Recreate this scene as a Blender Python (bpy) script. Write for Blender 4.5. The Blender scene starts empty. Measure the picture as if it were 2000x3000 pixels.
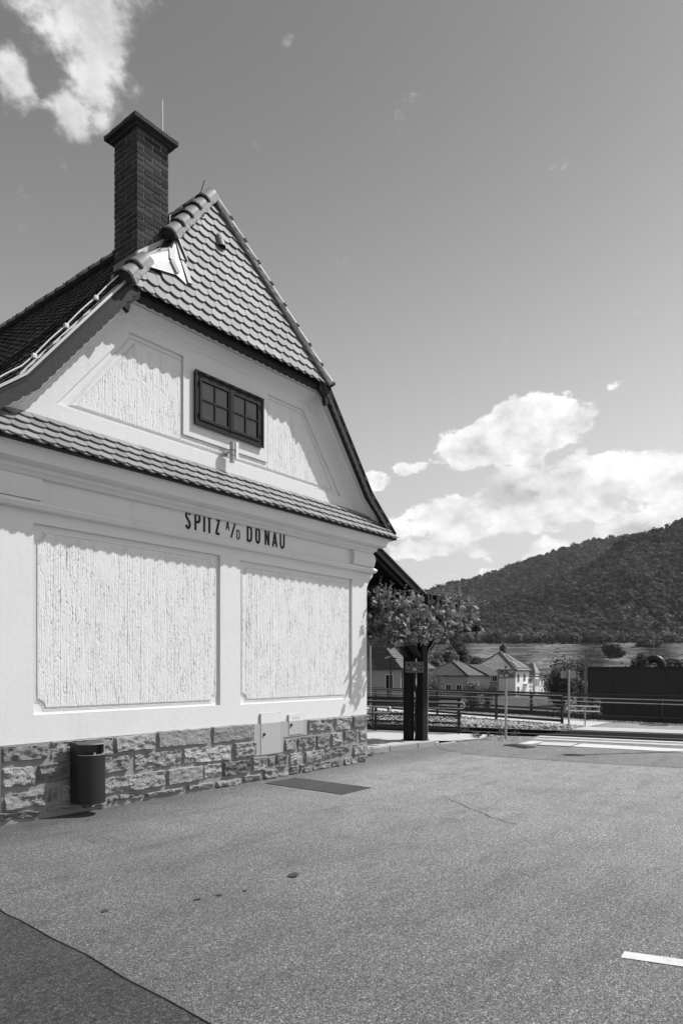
import bpy, bmesh, math, random
import numpy as np
from mathutils import Vector, Matrix, noise
R = math.radians
rnd = random.Random(7)
rng = np.random.default_rng(11)
scene = bpy.context.scene
COL = scene.collection

# ------------------------------------------------------------------ camera, sky, sun, exposure
EYE = Vector((-9.691, -7.09, 1.6))
FWD = Vector((0.7847, 0.6199, 0.0)); RGT = Vector((0.6199, -0.7847, 0.0))
cam = bpy.data.cameras.new("camera")
cam.sensor_fit = 'VERTICAL'; cam.sensor_height = 36.0; cam.lens = 24.0
cam.shift_y = (1963 - 1500) / 3000.0
cam.clip_start = 0.05; cam.clip_end = 12000
cam_ob = bpy.data.objects.new("camera", cam); COL.objects.link(cam_ob)
cam_ob.location = EYE
cam_ob.rotation_euler = (R(90), 0, math.atan2(FWD.y, FWD.x) - R(90))
scene.camera = cam_ob

SUN = Vector((0.58, -0.468, 1.0)).normalized()
sun = bpy.data.lights.new("sun", 'SUN'); sun.energy = 3.2; sun.angle = R(0.5); sun.color = (1, 1, 1)
sun_ob = bpy.data.objects.new("sun", sun); COL.objects.link(sun_ob)
sun_ob.rotation_euler = SUN.to_track_quat('Z', 'Y').to_euler()

scene.view_settings.view_transform = 'Standard'
scene.view_settings.look = 'None'
scene.view_settings.exposure = 0.56
scene.view_settings.gamma = 1.0
scene.view_settings.use_curve_mapping = False
scene.cycles.max_bounces = 6
scene.cycles.diffuse_bounces = 3
scene.cycles.sample_clamp_indirect = 6

world = bpy.data.worlds.new("World"); scene.world = world; world.use_nodes = True


class NT:
    """small helper for node trees"""
    def __init__(s, tree): s.t = tree; s.n = tree.nodes; s.l = tree.links
    def new(s, typ, **kw):
        n = s.n.new(typ)
        for k, v in kw.items(): setattr(n, k, v)
        return n
    def put(s, sock, v):
        if isinstance(v, bpy.types.NodeSocket): s.l.new(v, sock)
        elif isinstance(v, (int, float)) and sock.type == 'VECTOR': sock.default_value = (v, v, v)
        elif isinstance(v, (int, float)) and sock.type == 'RGBA': sock.default_value = (v, v, v, 1)
        else: sock.default_value = v
    def math(s, op, a, b=0.0, c=0.0, clamp=False):
        n = s.new('ShaderNodeMath', operation=op, use_clamp=clamp)
        s.put(n.inputs[0], a); s.put(n.inputs[1], b); s.put(n.inputs[2], c)
        return n.outputs[0]
    def vmath(s, op, a, b=(0, 0, 0)):
        n = s.new('ShaderNodeVectorMath', operation=op)
        s.put(n.inputs[0], a)
        if op == 'SCALE': s.put(n.inputs[3], b)
        else: s.put(n.inputs[1], b)
        return n.outputs['Value'] if op in ('DOT_PRODUCT', 'LENGTH', 'DISTANCE') else n.outputs[0]
    def noise(s, vec, scale, detail=4, rough=0.55, dist=0.0):
        n = s.new('ShaderNodeTexNoise'); s.put(n.inputs['Vector'], vec)
        n.inputs['Scale'].default_value = scale; n.inputs['Detail'].default_value = detail
        n.inputs['Roughness'].default_value = rough; n.inputs['Distortion'].default_value = dist
        return n.outputs[0]
    def ramp(s, v, a, b, lo=0.0, hi=1.0, smooth=True):
        n = s.new('ShaderNodeMapRange'); n.interpolation_type = 'SMOOTHSTEP' if smooth else 'LINEAR'
        s.put(n.inputs[0], v); s.put(n.inputs[1], a); s.put(n.inputs[2], b); s.put(n.inputs[3], lo); s.put(n.inputs[4], hi)
        return n.outputs[0]
    def mix(s, f, a, b):
        n = s.new('ShaderNodeMix', data_type='FLOAT'); s.put(n.inputs[0], f); s.put(n.inputs[2], a); s.put(n.inputs[3], b)
        return n.outputs[0]


# clouds: (direction, radius right, radius up, strength) as seen from the car park, soft ellipses broken up by noise
def sky_dir(px, py): return (FWD + RGT * ((px - 1000) / 2000) + Vector((0, 0, (1963 - py) / 2000))).normalized()
CLOUDS = [  # px, py, rx, ry (pixels of the photograph), strength
    (255, 80, 140, 140, 1.0), (275, 190, 95, 120, .85), (195, 330, 55, 75, .7), (50, 235, 65, 75, .6), (190, -60, 210, 130, 1.0), (60, 40, 70, 70, .35),
    (835, 105, 36, 22, .5),
    (1440, 1300, 160, 70, 1.0), (1590, 1245, 150, 62, 1.0), (1500, 1240, 80, 50, 1.0), (1700, 1235, 60, 36, .8), (1370, 1345, 100, 50, .7), (1185, 1372, 40, 24, .66), (1220, 1366, 36, 22, .66), (1090, 1405, 60, 34, .60),
    (1760, 1400, 230, 85, 1.0), (1900, 1380, 220, 75, 1.0), (1560, 1450, 240, 90, .95), (1350, 1510, 220, 70, .9), (1200, 1540, 120, 60, .7),
    (1240, 1600, 140, 45, .75), (1420, 1600, 160, 40, .6), (1620, 1500, 220, 70, .9), (2150, 1400, 220, 120, 1.0), (1850, 1560, 200, 50, .9), (1700, 1610, 190, 55, .9), (2050, 1520, 180, 60, .9), (1480, 1660, 90, 28, .6), (1280, 1690, 70, 22, .55),
    (1500, 985, 30, 12, .34), (1110, 1420, 30, 20, .3), (2500, 900, 300, 160, .8), (-500, 500, 200, 130, .7), (-500, 1300, 300, 120, .8), (2600, 1500, 300, 110, .9),
    (100, -500, 250, 200, .8)]
WN = NT(world.node_tree)
bg = WN.n['Background']
sky = WN.new('ShaderNodeTexSky', sky_type='NISHITA', sun_disc=False)
sky.sun_elevation = math.asin(SUN.z); sky.sun_rotation = math.atan2(SUN.x, SUN.y)
sky.altitude = 200; sky.air_density = 1.0; sky.dust_density = 0.6; sky.ozone_density = 2.0
sep = WN.new('ShaderNodeSeparateColor'); WN.l.new(sky.outputs[0], sep.inputs[0])
grey = WN.math('ADD', WN.math('MULTIPLY', sep.outputs[0], 1.0), WN.math('MULTIPLY', sep.outputs[1], 0.0))
tc = WN.new('ShaderNodeTexCoord'); D = tc.outputs['Generated']
D = WN.vmath('NORMALIZE', D)
warp = WN.new('ShaderNodeTexNoise'); WN.put(warp.inputs['Vector'], D); warp.inputs['Scale'].default_value = 9; warp.inputs['Detail'].default_value = 3
wv = WN.vmath('SCALE', WN.vmath('SUBTRACT', warp.outputs[1], (.5, .5, .5)), 0.05)
Dw = WN.vmath('ADD', D, wv)


CLOUDS += [(Vector((6.5, -7.1, 3.5)).normalized(), None, 240, 150, .8), (Vector((6.4, -6.6, 4.6)).normalized(), None, 150, 120, .7), (Vector((7.6, -6.6, 3.2)).normalized(), None, 170, 120, .8)]


def cloud_mask(vec):
    tot = None
    for (px, py, rx, ry, st) in CLOUDS:
        if py is None: c = px; px, py = 1000, 1500
        else: c = sky_dir(px, py)
        e1 = Vector((c.y, -c.x, 0)).normalized(); e2 = e1.cross(c).normalized()
        k = 1.0 / math.sqrt(1 + ((px - 1000) / 2000) ** 2 + ((1963 - py) / 2000) ** 2)
        d = WN.vmath('SUBTRACT', vec, tuple(c))
        a = WN.vmath('DOT_PRODUCT', d, tuple(e1 / (rx / 2000 * k)))
        b = WN.vmath('DOT_PRODUCT', d, tuple(e2 / (ry / 2000 * k)))
        r2 = WN.math('ADD', WN.math('MULTIPLY', a, a), WN.math('MULTIPLY', b, b))
        g = WN.math('MULTIPLY', WN.math('EXPONENT', WN.math('MULTIPLY', r2, -0.9)), st)
        tot = g if tot is None else WN.math('MAXIMUM', tot, g)
    return tot


mask = cloud_mask(Dw)
stretch = WN.vmath('MULTIPLY', D, (1, 1, 1.6))
up = WN.new('ShaderNodeSeparateXYZ'); WN.l.new(D, up.inputs[0]); elev = up.outputs[2]
n1 = WN.noise(stretch, 10, 14, 0.58, 0.0)
off = WN.vmath('ADD', stretch, (SUN.x * .022, SUN.y * .022, SUN.z * .045))
n2 = WN.noise(off, 10, 14, 0.58, 0.0)
raw = WN.math('ADD', WN.math('MULTIPLY', mask, 1.12), WN.math('MULTIPLY', WN.math('SUBTRACT', n1, .5), WN.ramp(elev, .3, .55, 1.55, 1.9)))
raw = WN.math('ADD', raw, WN.math('MULTIPLY', WN.math('SUBTRACT', WN.noise(stretch, 24, 8, .6), .5), .85))
raw = WN.math('ADD', raw, WN.math('MULTIPLY', WN.math('SUBTRACT', WN.noise(stretch, 60, 6, .6), .5), .55))
dens = WN.mix(WN.ramp(elev, .3, .6), WN.ramp(raw, .42, .60), WN.ramp(raw, .32, .85))
lit = WN.math('ADD', .5, WN.math('MULTIPLY', WN.math('SUBTRACT', n1, n2), 3.6), clamp=True)
n3 = WN.noise(stretch, 5.5, 5, 0.5)
thick = WN.ramp(raw, .62, 1.15)
bright = WN.math('ADD', 4.6, WN.math('MULTIPLY', lit, 3.1))
bright = WN.math('SUBTRACT', bright, WN.math('MULTIPLY', WN.math('MULTIPLY', thick, WN.ramp(n3, .43, .60)), 1.9))
# the upper clouds are thin wisps, the low bank is thick
thin = WN.ramp(up.outputs[2], .3, .6, 1.0, .72)
grey = WN.math('MULTIPLY', grey, WN.math('MULTIPLY', WN.ramp(elev, .30, .74, 1.96, 1.26), WN.ramp(elev, .02, .30, .58, 1.0)))
out = WN.mix(WN.math('MULTIPLY', dens, thin), grey, bright)
WN.l.new(out, bg.inputs[0]); bg.inputs[1].default_value = 0.10


# ------------------------------------------------------------------ materials (the photograph is black and white: greys only)
def mat(name, v, rough=.8, var=.15, scale=6, bump=0.0, bscale=60, bdet=4, metal=0.0, spec=.3, rand=0.0, stretch=None, fine=0.0, fscale=120, local=False, tone=False, stain=0.0, sscale=1.2, bdist=.01, streak=0.0, leafy=0.0):
    m = bpy.data.materials.new(name); m.use_nodes = True; t = NT(m.node_tree); b = t.n['Principled BSDF']
    if local: p = t.new('ShaderNodeTexCoord').outputs['Object']
    else: p = t.new('ShaderNodeNewGeometry').outputs['Position']
    if stretch: p = t.vmath('MULTIPLY', p, stretch)
    if rand:
        oi = t.new('ShaderNodeObjectInfo')
        if local: p = t.vmath('ADD', p, t.vmath('SCALE', (7.3, 3.1, 5.7), oi.outputs['Random']))
    f = t.math('ADD', 1 - var, t.math('MULTIPLY', t.noise(p, scale, 5, .6), 2 * var))
    if fine: f = t.math('MULTIPLY', f, t.math('ADD', 1 - fine, t.math('MULTIPLY', t.noise(p, fscale, 2, .7), 2 * fine)))
    if stain: f = t.math('MULTIPLY', f, t.math('SUBTRACT', 1.0, t.math('MULTIPLY', t.ramp(t.noise(p, sscale, 6, .65), .52, .75), stain)))
    if streak: f = t.math('MULTIPLY', f, t.math('SUBTRACT', 1.0, t.math('MULTIPLY', t.ramp(t.noise(t.vmath('MULTIPLY', p, (9, 9, .7)), 1.0, 5, .65), .52, .80), streak)))
    if rand: f = t.math('MULTIPLY', f, t.math('ADD', 1 - rand, t.math('MULTIPLY', oi.outputs['Random'], 2 * rand)))
    if tone:
        at = t.new('ShaderNodeAttribute', attribute_name='tone'); f = t.math('MULTIPLY', f, at.outputs['Fac'])
    c = t.math('MULTIPLY', f, v)
    cc = t.new('ShaderNodeCombineColor')
    for i in range(3): t.l.new(c, cc.inputs[i])
    t.l.new(cc.outputs[0], b.inputs['Base Color'])
    b.inputs['Roughness'].default_value = rough; b.inputs['Metallic'].default_value = metal
    b.inputs['Specular IOR Level'].default_value = spec
    if bump:
        bn = t.new('ShaderNodeBump'); bn.inputs['Strength'].default_value = bump; bn.inputs['Distance'].default_value = bdist
        t.l.new(t.noise(p, bscale, bdet, .6), bn.inputs['Height']); t.l.new(bn.outputs[0], b.inputs['Normal'])
    if leafy:   # leaves let part of the light through
        tr = t.new('ShaderNodeBsdfTranslucent'); t.l.new(cc.outputs[0], tr.inputs[0])
        mx = t.new('ShaderNodeMixShader'); mx.inputs[0].default_value = leafy
        t.l.new(b.outputs[0], mx.inputs[1]); t.l.new(tr.outputs[0], mx.inputs[2]); t.l.new(mx.outputs[0], t.n['Material Output'].inputs[0])
    return m


M = {}
M['plaster'] = mat('white_plaster', .73, .85, .04, 2.2, .25, 14, 6, fine=.025, fscale=40, stain=.07, sscale=1.1, streak=.07, bdist=.012)
M['combed'] = mat('combed_plaster', .76, .9, .04, 9, .35, 130, 3, fine=.05, fscale=200, bdist=.006)
M['grey_plaster'] = mat('grey_plaster', .40, .9, .06, 6, .3, 90, 4, fine=.06, fscale=200)
M['stone'] = mat('rough_stone', .31, .9, .40, 11, 1.0, 55, 7, rand=.36, fine=.35, fscale=140, bdist=.03, stain=.25, sscale=7)
M['mortar'] = mat('mortar', .28, .95, .15, 12, .5, 120, 3, fine=.1)
M['tile'] = mat('roof_tile', .235, .62, .16, 9, .12, 150, 3, rand=.2, local=True, spec=.4, fine=.06, fscale=160)
M['ridge'] = mat('ridge_tile', .17, .5, .16, 9, .15, 90, 3, rand=.12, spec=.45, fine=.08, fscale=140)
M['roof_dark'] = mat('old_roof_tile', .035, .85, .3, 5, .3, 60, 3, tone=True)  # shade of the main slope put into the tile colour, darker than the hip
M['mortar_light'] = mat('ridge_mortar', .34, .95, .3, 20, 1.0, 60, 4)
M['brick'] = mat('chimney_brick', .058, .95, .22, 20, .5, 120, 3, rand=.35, spec=.1, fine=.15, fscale=220)
M['brick_joint'] = mat('brick_joint', .27, .95, .2, 30)
M['concrete_dark'] = mat('weathered_concrete', .045, .95, .35, 22, .8, 70, 4, fine=.3, fscale=180)
M['wood'] = mat('dark_wood', .018, .7, .3, 6, .3, 30, 4, stretch=(3, 3, .4), spec=.2)
M['board'] = mat('weathered_board', .045, .8, .4, 14, .6, 50, 4, fine=.2, fscale=90)
M['flashing'] = mat('zinc_flashing', .50, .5, .14, 6, .25, 14, 3, spec=.4, stain=.3, sscale=5)
M['rail_steel'] = mat('dull_steel_rail', .40, .5, .1, 12, metal=.2, spec=.4)
M['metal'] = mat('galvanised_steel', .42, .45, .1, 12, metal=.5, spec=.5)
M['white_metal'] = mat('white_metal', .75, .45, .05, 8, spec=.5)
M['iron'] = mat('black_iron', .012, .45, .2, 10, spec=.45)
M['iron_dull'] = mat('rusty_dark_steel', .02, .75, .3, 20)
M['rail_top'] = mat('polished_rail_top', .55, .3, .1, 8, metal=.8)
M['letter'] = mat('black_paint', .012, .55, .1, 20)
M['glass'] = mat('window_glass', .02, .05, .1, 3, spec=.8)
M['bin'] = mat('bin_coating', .016, .42, .12, 3, .06, 220, 2, spec=.45)
M['hole'] = mat('dark_inside', .006, .9)
M['door'] = mat('meter_door_paint', .45, .5, .03, 5, spec=.35)
M['kerb'] = mat('kerb_stone', .36, .9, .15, 5, .5, 60, 4, rand=.1, fine=.1)
M['paving'] = mat('pale_paving', .50, .9, .1, 3, .3, 60, 4, rand=.06, fine=.08, stain=.15)
M['white_paint'] = mat('road_paint', .62, .8, .1, 6, .2, 120, 3, stain=.25, sscale=9, fine=.08)
M['rubber'] = mat('crossing_rubber', .016, 1.0, spec=.04, var=.25, scale=4, bump=.3, bscale=80, bdet=3, fine=.3, fscale=60)
M['ballast'] = mat('ballast_stone', .33, .95, .3, 30, .5, 60, 3, tone=True)
M['bed'] = mat('track_bed', .03, .95, .4, 10, .8, 40, 4)
M['sign_face'] = mat('sign_face', .15, .5, .05, 8, spec=.4)
M['sign_white'] = mat('sign_white', .6, .5, .04, 8)
M['sign_back'] = mat('sign_back', .33, .5, .08, 8, metal=.3)
M['leaf'] = mat('vine_leaf', .23, .5, .25, 40, rand=.45, spec=.4, local=True, leafy=.3)
M['leaf2'] = mat('vine_leaf_mass', .16, .5, .3, 30, tone=True, spec=.4, leafy=.3)
M['bark'] = mat('vine_bark', .06, .9, .35, 20, 1.0, 40, 4, stretch=(1, 1, .25))
M['foliage'] = mat('tree_foliage', .095, .7, .25, .8, tone=True, spec=.3, leafy=.4)
M['forest'] = mat('forest_foliage', .060, .8, .3, .02, tone=True, spec=.1, leafy=.36)
M['field'] = mat('meadow', .135, .95, .3, .03, fine=.25, fscale=.4)
M['hill'] = mat('hill_floor', .05, .95, .3, .05)
M['vine_row'] = mat('vine_rows', .13, .9, .25, .3, tone=True)
M['scrub'] = mat('scrub', .085, .85, .3, .6, tone=True, leafy=.35)
M['dark_wall'] = mat('dark_sheet_wall', .045, .75, .18, .9, stretch=(1, 1, .35), fine=.06, fscale=4)
M['dark_roof'] = mat('dark_house_roof', .07, .8, .2, 3)
M['mid_roof'] = mat('house_roof_tile', .15, .8, .2, 3)
M['pale_roof'] = mat('pale_house_roof', .30, .8, .15, 3)
M['house_white'] = mat('house_render', .80, .9, .06, .6)
M['house_grey'] = mat('grey_house_render', .33, .9, .06, .6)
M['panel_glass'] = mat('solar_panel', .14, .25, .1, 1, spec=.7)
M['grate'] = mat('cast_iron', .10, .7, .2, 20, .3, 60, spec=.4)


def asphalt(name, v, dirt=False):
    m = bpy.data.materials.new(name); m.use_nodes = True; t = NT(m.node_tree); b = t.n['Principled BSDF']
    p = t.new('ShaderNodeNewGeometry').outputs['Position']
    big = t.noise(p, .32, 5, .6); mid = t.noise(p, 1.5, 7, .65, .5)
    f = t.math('ADD', .62, t.math('ADD', t.math('MULTIPLY', big, .42), t.math('MULTIPLY', mid, .34)))
    # long scuffs along the tyre tracks, two directions
    sc = t.noise(t.vmath('MULTIPLY', p, (.55, 3.0, 1)), 1.0, 6, .65)
    f = t.math('MULTIPLY', f, t.math('SUBTRACT', 1.0, t.math('MULTIPLY', t.ramp(sc, .50, .72), .22)))
    rot = t.new('ShaderNodeMapping'); rot.inputs['Rotation'].default_value = (0, 0, .8); rot.inputs['Scale'].default_value = (.5, 3.4, 1); t.put(rot.inputs['Vector'], p)
    f = t.math('MULTIPLY', f, t.math('SUBTRACT', 1.0, t.math('MULTIPLY', t.ramp(t.noise(rot.outputs[0], .8, 6, .65), .52, .74), .20)))
    # worn pale patches
    f = t.math('MULTIPLY', f, t.math('ADD', 1.0, t.math('MULTIPLY', t.ramp(t.noise(p, .9, 6, .7), .56, .70), .10)))
    vo = t.new('ShaderNodeTexVoronoi', feature='F1'); t.put(vo.inputs['Vector'], p); vo.inputs['Scale'].default_value = 150
    sp = t.new('ShaderNodeSeparateColor'); t.l.new(vo.outputs['Color'], sp.inputs[0])
    stone = t.ramp(vo.outputs['Distance'], .60, .30)
    tonev = t.math('POWER', sp.outputs[0], 1.5)
    chip = t.math('MULTIPLY', stone, t.math('ADD', .22, t.math('MULTIPLY', tonev, .95)))
    cov = t.ramp(t.noise(p, 3.2, 4, .6), .35, .62, .8, 1.1)         # aggregate shows more where the binder has worn off
    f = t.math('MULTIPLY', f, t.math('ADD', .46, t.math('MULTIPLY', t.math('MULTIPLY', chip, cov), 1.35)))
    v2 = t.new('ShaderNodeTexVoronoi', feature='F1'); t.put(v2.inputs['Vector'], p); v2.inputs['Scale'].default_value = 62
    s2 = t.new('ShaderNodeSeparateColor'); t.l.new(v2.outputs['Color'], s2.inputs[0])
    f = t.math('MULTIPLY', f, t.math('ADD', 1.0, t.math('MULTIPLY', t.math('MULTIPLY', t.ramp(v2.outputs['Distance'], .34, .18), t.ramp(s2.outputs[0], .80, .86)), .9)))
    f = t.math('MULTIPLY', f, t.math('SUBTRACT', 1.0, t.math('MULTIPLY', t.math('MULTIPLY', t.ramp(v2.outputs['Distance'], .34, .18), t.ramp(s2.outputs[1], .82, .88)), .45)))
    fn = t.noise(p, 210, 3, .75)
    f = t.math('MULTIPLY', f, t.math('ADD', .30, t.math('MULTIPLY', fn, 1.4)))
    for sc_, am in ((75, 5.0), (33, 2.8), (13, 1.0)):
        f = t.math('MULTIPLY', f, t.math('MAXIMUM', .25, t.math('ADD', 1.0, t.math('MULTIPLY', t.math('SUBTRACT', t.noise(p, sc_, 3, .85), .5), am))))
    # oil and damp stains
    sp2 = t.noise(p, 1.9, 5, .6)
    f = t.math('MULTIPLY', f, t.math('SUBTRACT', 1.0, t.math('MULTIPLY', t.ramp(sp2, .58, .74), .24)))
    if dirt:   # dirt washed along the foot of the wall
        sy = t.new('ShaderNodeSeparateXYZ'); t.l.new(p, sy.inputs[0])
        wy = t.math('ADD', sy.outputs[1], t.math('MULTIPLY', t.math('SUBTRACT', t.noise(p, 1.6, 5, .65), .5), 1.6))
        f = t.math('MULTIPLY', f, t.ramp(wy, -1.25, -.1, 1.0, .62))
    # brightness falloff painted into the colour: darker in the foreground, paler towards the crossing
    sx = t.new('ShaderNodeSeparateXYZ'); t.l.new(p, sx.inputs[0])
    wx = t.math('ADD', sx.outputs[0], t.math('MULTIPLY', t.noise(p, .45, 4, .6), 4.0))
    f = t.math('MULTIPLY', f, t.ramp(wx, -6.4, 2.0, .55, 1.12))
    c = t.math('MULTIPLY', f, v)
    cc = t.new('ShaderNodeCombineColor')
    for i in range(3): t.l.new(c, cc.inputs[i])
    t.l.new(cc.outputs[0], b.inputs['Base Color']); b.inputs['Roughness'].default_value = .72; b.inputs['Specular IOR Level'].default_value = .45
    bn = t.new('ShaderNodeBump'); bn.inputs['Strength'].default_value = .8; bn.inputs['Distance'].default_value = .006
    t.l.new(t.math('ADD', t.math('MULTIPLY', stone, .7), t.math('MULTIPLY', fn, .5)), bn.inputs['Height']); t.l.new(bn.outputs[0], b.inputs['Normal'])
    return m


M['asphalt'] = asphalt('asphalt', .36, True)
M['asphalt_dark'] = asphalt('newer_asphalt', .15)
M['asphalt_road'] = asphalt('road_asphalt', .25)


# ------------------------------------------------------------------ mesh helpers
class MB:
    def __init__(s): s.v = []; s.f = []
    def add(s, vs, fs):
        o = len(s.v); s.v += [tuple(v) for v in vs]; s.f += [tuple(i + o for i in f) for f in fs]; return s
    def box(s, x0, x1, y0, y1, z0, z1):
        return s.add([(x0, y0, z0), (x1, y0, z0), (x1, y1, z0), (x0, y1, z0), (x0, y0, z1), (x1, y0, z1), (x1, y1, z1), (x0, y1, z1)],
                     [(0, 3, 2, 1), (4, 5, 6, 7), (0, 1, 5, 4), (1, 2, 6, 5), (2, 3, 7, 6), (3, 0, 4, 7)])
    def poly(s, pts): return s.add(pts, [tuple(range(len(pts)))])
    def prism(s, pts, vec):
        n = len(pts); v = Vector(vec); a = [Vector(p) for p in pts]
        return s.add(a + [p + v for p in a], [tuple(range(n))[::-1], tuple(range(n, 2 * n))] + [(i, (i + 1) % n, (i + 1) % n + n, i + n) for i in range(n)])
    def bar(s, p, q, w, h, up=(0, 0, 1)):
        p = Vector(p); q = Vector(q); d = (q - p).normalized(); u = Vector(up)
        if abs(d.dot(u)) > .98: u = Vector((0, 1, 0))
        sx = d.cross(u).normalized() * (w / 2); sz = sx.cross(d).normalized() * (h / 2)
        c = [p - sx - sz, p + sx - sz, p + sx + sz, p - sx + sz]
        return s.prism(c, q - p)
    def tube(s, path, r, n=8, caps=True):
        P = [Vector(p) for p in path]; rr = r if isinstance(r, (list, tuple)) else [r] * len(P)
        vs = []; fs = []; prev = None
        for i, p in enumerate(P):
            d = ((P[min(i + 1, len(P) - 1)] - P[max(i - 1, 0)])).normalized()
            if prev is None:
                u = Vector((0, 0, 1)) if abs(d.z) < .9 else Vector((0, 1, 0)); a = d.cross(u).normalized()
            else: a = (prev - d * prev.dot(d)).normalized()
            prev = a; b = d.cross(a)
            vs += [p + (a * math.cos(2 * math.pi * k / n) + b * math.sin(2 * math.pi * k / n)) * rr[i] for k in range(n)]
        for i in range(len(P) - 1):
            fs += [(i * n + k, i * n + (k + 1) % n, (i + 1) * n + (k + 1) % n, (i + 1) * n + k) for k in range(n)]
        if caps: fs += [tuple(range(n))[::-1], tuple(range((len(P) - 1) * n, len(P) * n))]
        return s.add(vs, fs)
    def rings(s, rings, close=True, caps=False):
        n = len(rings[0]); vs = [p for r in rings for p in r]; fs = []
        for i in range(len(rings) - 1):
            for k in range(n if close else n - 1):
                fs.append((i * n + k, i * n + (k + 1) % n, (i + 1) * n + (k + 1) % n, (i + 1) * n + k))
        if caps: fs += [tuple(range(n))[::-1], tuple(range((len(rings) - 1) * n, len(rings) * n))]
        return s.add(vs, fs)
    def mesh(s, name, smooth=False, bevel=0.0, recalc=True, angle=None):
        me = bpy.data.meshes.new(name); me.from_pydata(s.v, [], s.f)
        bm = bmesh.new(); bm.from_mesh(me)
        if recalc: bmesh.ops.recalc_face_normals(bm, faces=bm.faces)
        if bevel: bmesh.ops.bevel(bm, geom=bm.edges[:], offset=bevel, segments=1, affect='EDGES', profile=.7, clamp_overlap=True)
        if smooth:
            for f in bm.faces: f.smooth = True
            lim = R(angle or 40)
            for e in bm.edges:
                if len(e.link_faces) == 2 and e.calc_face_angle(0) > lim: e.smooth = False
        bm.to_mesh(me); bm.free(); return me


def link(name, me, m, parent=None, **kw):
    o = bpy.data.objects.new(name, me); COL.objects.link(o)
    if m is not None and me is not None and len(me.materials) == 0: me.materials.append(m)
    if parent is not None:
        o.parent = parent
        if parent.type == 'EMPTY': o.matrix_parent_inverse = Matrix.Translation(parent.location).inverted()
    for k, v in kw.items(): o[k] = v
    return o


def put(name, mb, m, parent=None, smooth=False, bevel=0.0, angle=None, recalc=True, **kw):
    return link(name, mb.mesh(name, smooth, bevel, recalc, angle), m, parent, **kw)


def thing(name, loc, label, cat, group=None):
    o = bpy.data.objects.new(name, None); COL.objects.link(o); o.location = loc; o.empty_display_size = .1
    o['label'] = label; o['category'] = cat
    if group: o['group'] = group
    return o


def bigmesh(name, V, F, m, parent=None, tone=None, smooth=False, **kw):
    V = np.asarray(V, np.float32); F = np.asarray(F, np.int32); k = F.shape[1]
    me = bpy.data.meshes.new(name); me.vertices.add(len(V)); me.vertices.foreach_set('co', V.ravel())
    me.loops.add(F.size); me.loops.foreach_set('vertex_index', F.ravel())
    me.polygons.add(len(F)); me.polygons.foreach_set('loop_start', np.arange(0, F.size, k, dtype=np.int32))
    if smooth: me.polygons.foreach_set('use_smooth', np.ones(len(F), bool))
    me.update(calc_edges=True)
    if tone is not None:
        a = me.attributes.new('tone', 'FLOAT', 'POINT'); a.data.foreach_set('value', np.asarray(tone, np.float32).ravel())
    return link(name, me, m, parent, **kw)


def sweep_plan(mb, prof, corners):
    """sweep (offset, height) profile round plan corners given as functions of the offset"""
    rings = [[(*c(o), z) for (o, z) in prof] for c in corners]
    mb.rings(rings, close=False)


# ------------------------------------------------------------------ ground, roads, valley
def tonearr(n, lo, hi): return rng.uniform(lo, hi, n)


# track system is turned about 13 degrees from the station wall
TD = Vector((-.225, .974, 0)); TN = Vector((.974, .225, 0)); T0 = Vector((6.67, 0, 0))
def tk(n, a, z=0.0): p = T0 + TN * n + TD * a; return Vector((p.x, p.y, z))

def fx(n, y): return 6.67 + 1.026 * n - .231 * y      # x of the line n metres beyond the near rail
YC = -.56                                               # level crossing in front of this line, open track behind it
A_LINE = [(9.72, -.45), (9.9, .18), (10.585, 2.6), (11.435, 5.27), (12.75, 9.2), (16.5, 20), (30, 60)]      # rail between gravel and far path
B_LINE = [(10.2, -60), (11.3, -20), (11.9, -8), (12.21, -1.93), (12.35, .127), (13.33, 2.585), (14.32, 8.6), (17.8, 20), (32, 60)]  # outer fence
def fence_x(y): return float(np.interp(y, [p_[1] for p_ in B_LINE], [p_[0] for p_ in B_LINE]))
def path_x(y): return float(np.interp(y, [p_[1] for p_ in A_LINE], [p_[0] for p_ in A_LINE]))
E1 = .35
g = MB()
g.poly([(-70, -60, 0), (fence_x(-60) + E1, -60, 0), (fence_x(-20) + E1, -20, 0), (fence_x(-8) + E1, -8, 0), (fence_x(-1.93) + E1, -1.93, 0), (fence_x(YC) + E1, YC, 0), (-70, YC, 0)])
g.poly([(-70, YC, 0), (fx(-.75, YC), YC, 0), (fx(-.75, 60), 60, 0), (-70, 60, 0)])
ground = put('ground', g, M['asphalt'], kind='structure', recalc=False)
g = MB()   # sunk track bed
yy_ = [YC, 3, 8, 20, 60]
for a, b in zip(yy_, yy_[1:]):
    g.poly([(fx(-.75, a), a, -.2), (fx(1.75, a), a, -.2), (fx(1.75, b), b, -.2), (fx(-.75, b), b, -.2)])
    g.poly([(fx(-.75, a), a, 0), (fx(-.75, a), a, -.2), (fx(-.75, b), b, -.2), (fx(-.75, b), b, 0)])
    g.poly([(fx(1.75, a), a, -.2), (path_x(a) + .1, a, -.02), (path_x(b) + .1, b, -.02), (fx(1.75, b), b, -.2)])
g.poly([(fx(-.75, YC), YC, 0), (fx(-.75, YC), YC, -.2), (fx(1.75, YC), YC, -.2), (path_x(YC), YC, -.02), (path_x(YC), YC, 0)])
put('track_bed', g, M['bed'], kind='structure', recalc=False)
g = MB()
for a, b in zip([YC, .18, 2.6, 5.27, 9.2, 20], [.18, 2.6, 5.27, 9.2, 20, 60]):
    g.poly([(path_x(a), a, 0), (fence_x(a) + E1, a, 0), (fence_x(b) + E1, b, 0), (path_x(b), b, 0)])
    g.poly([(path_x(a), a, 0), (path_x(b), b, 0), (path_x(b), b, -.2), (path_x(a), a, -.2)])
put('far_path', g, M['paving'], kind='structure', recalc=False)
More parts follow.
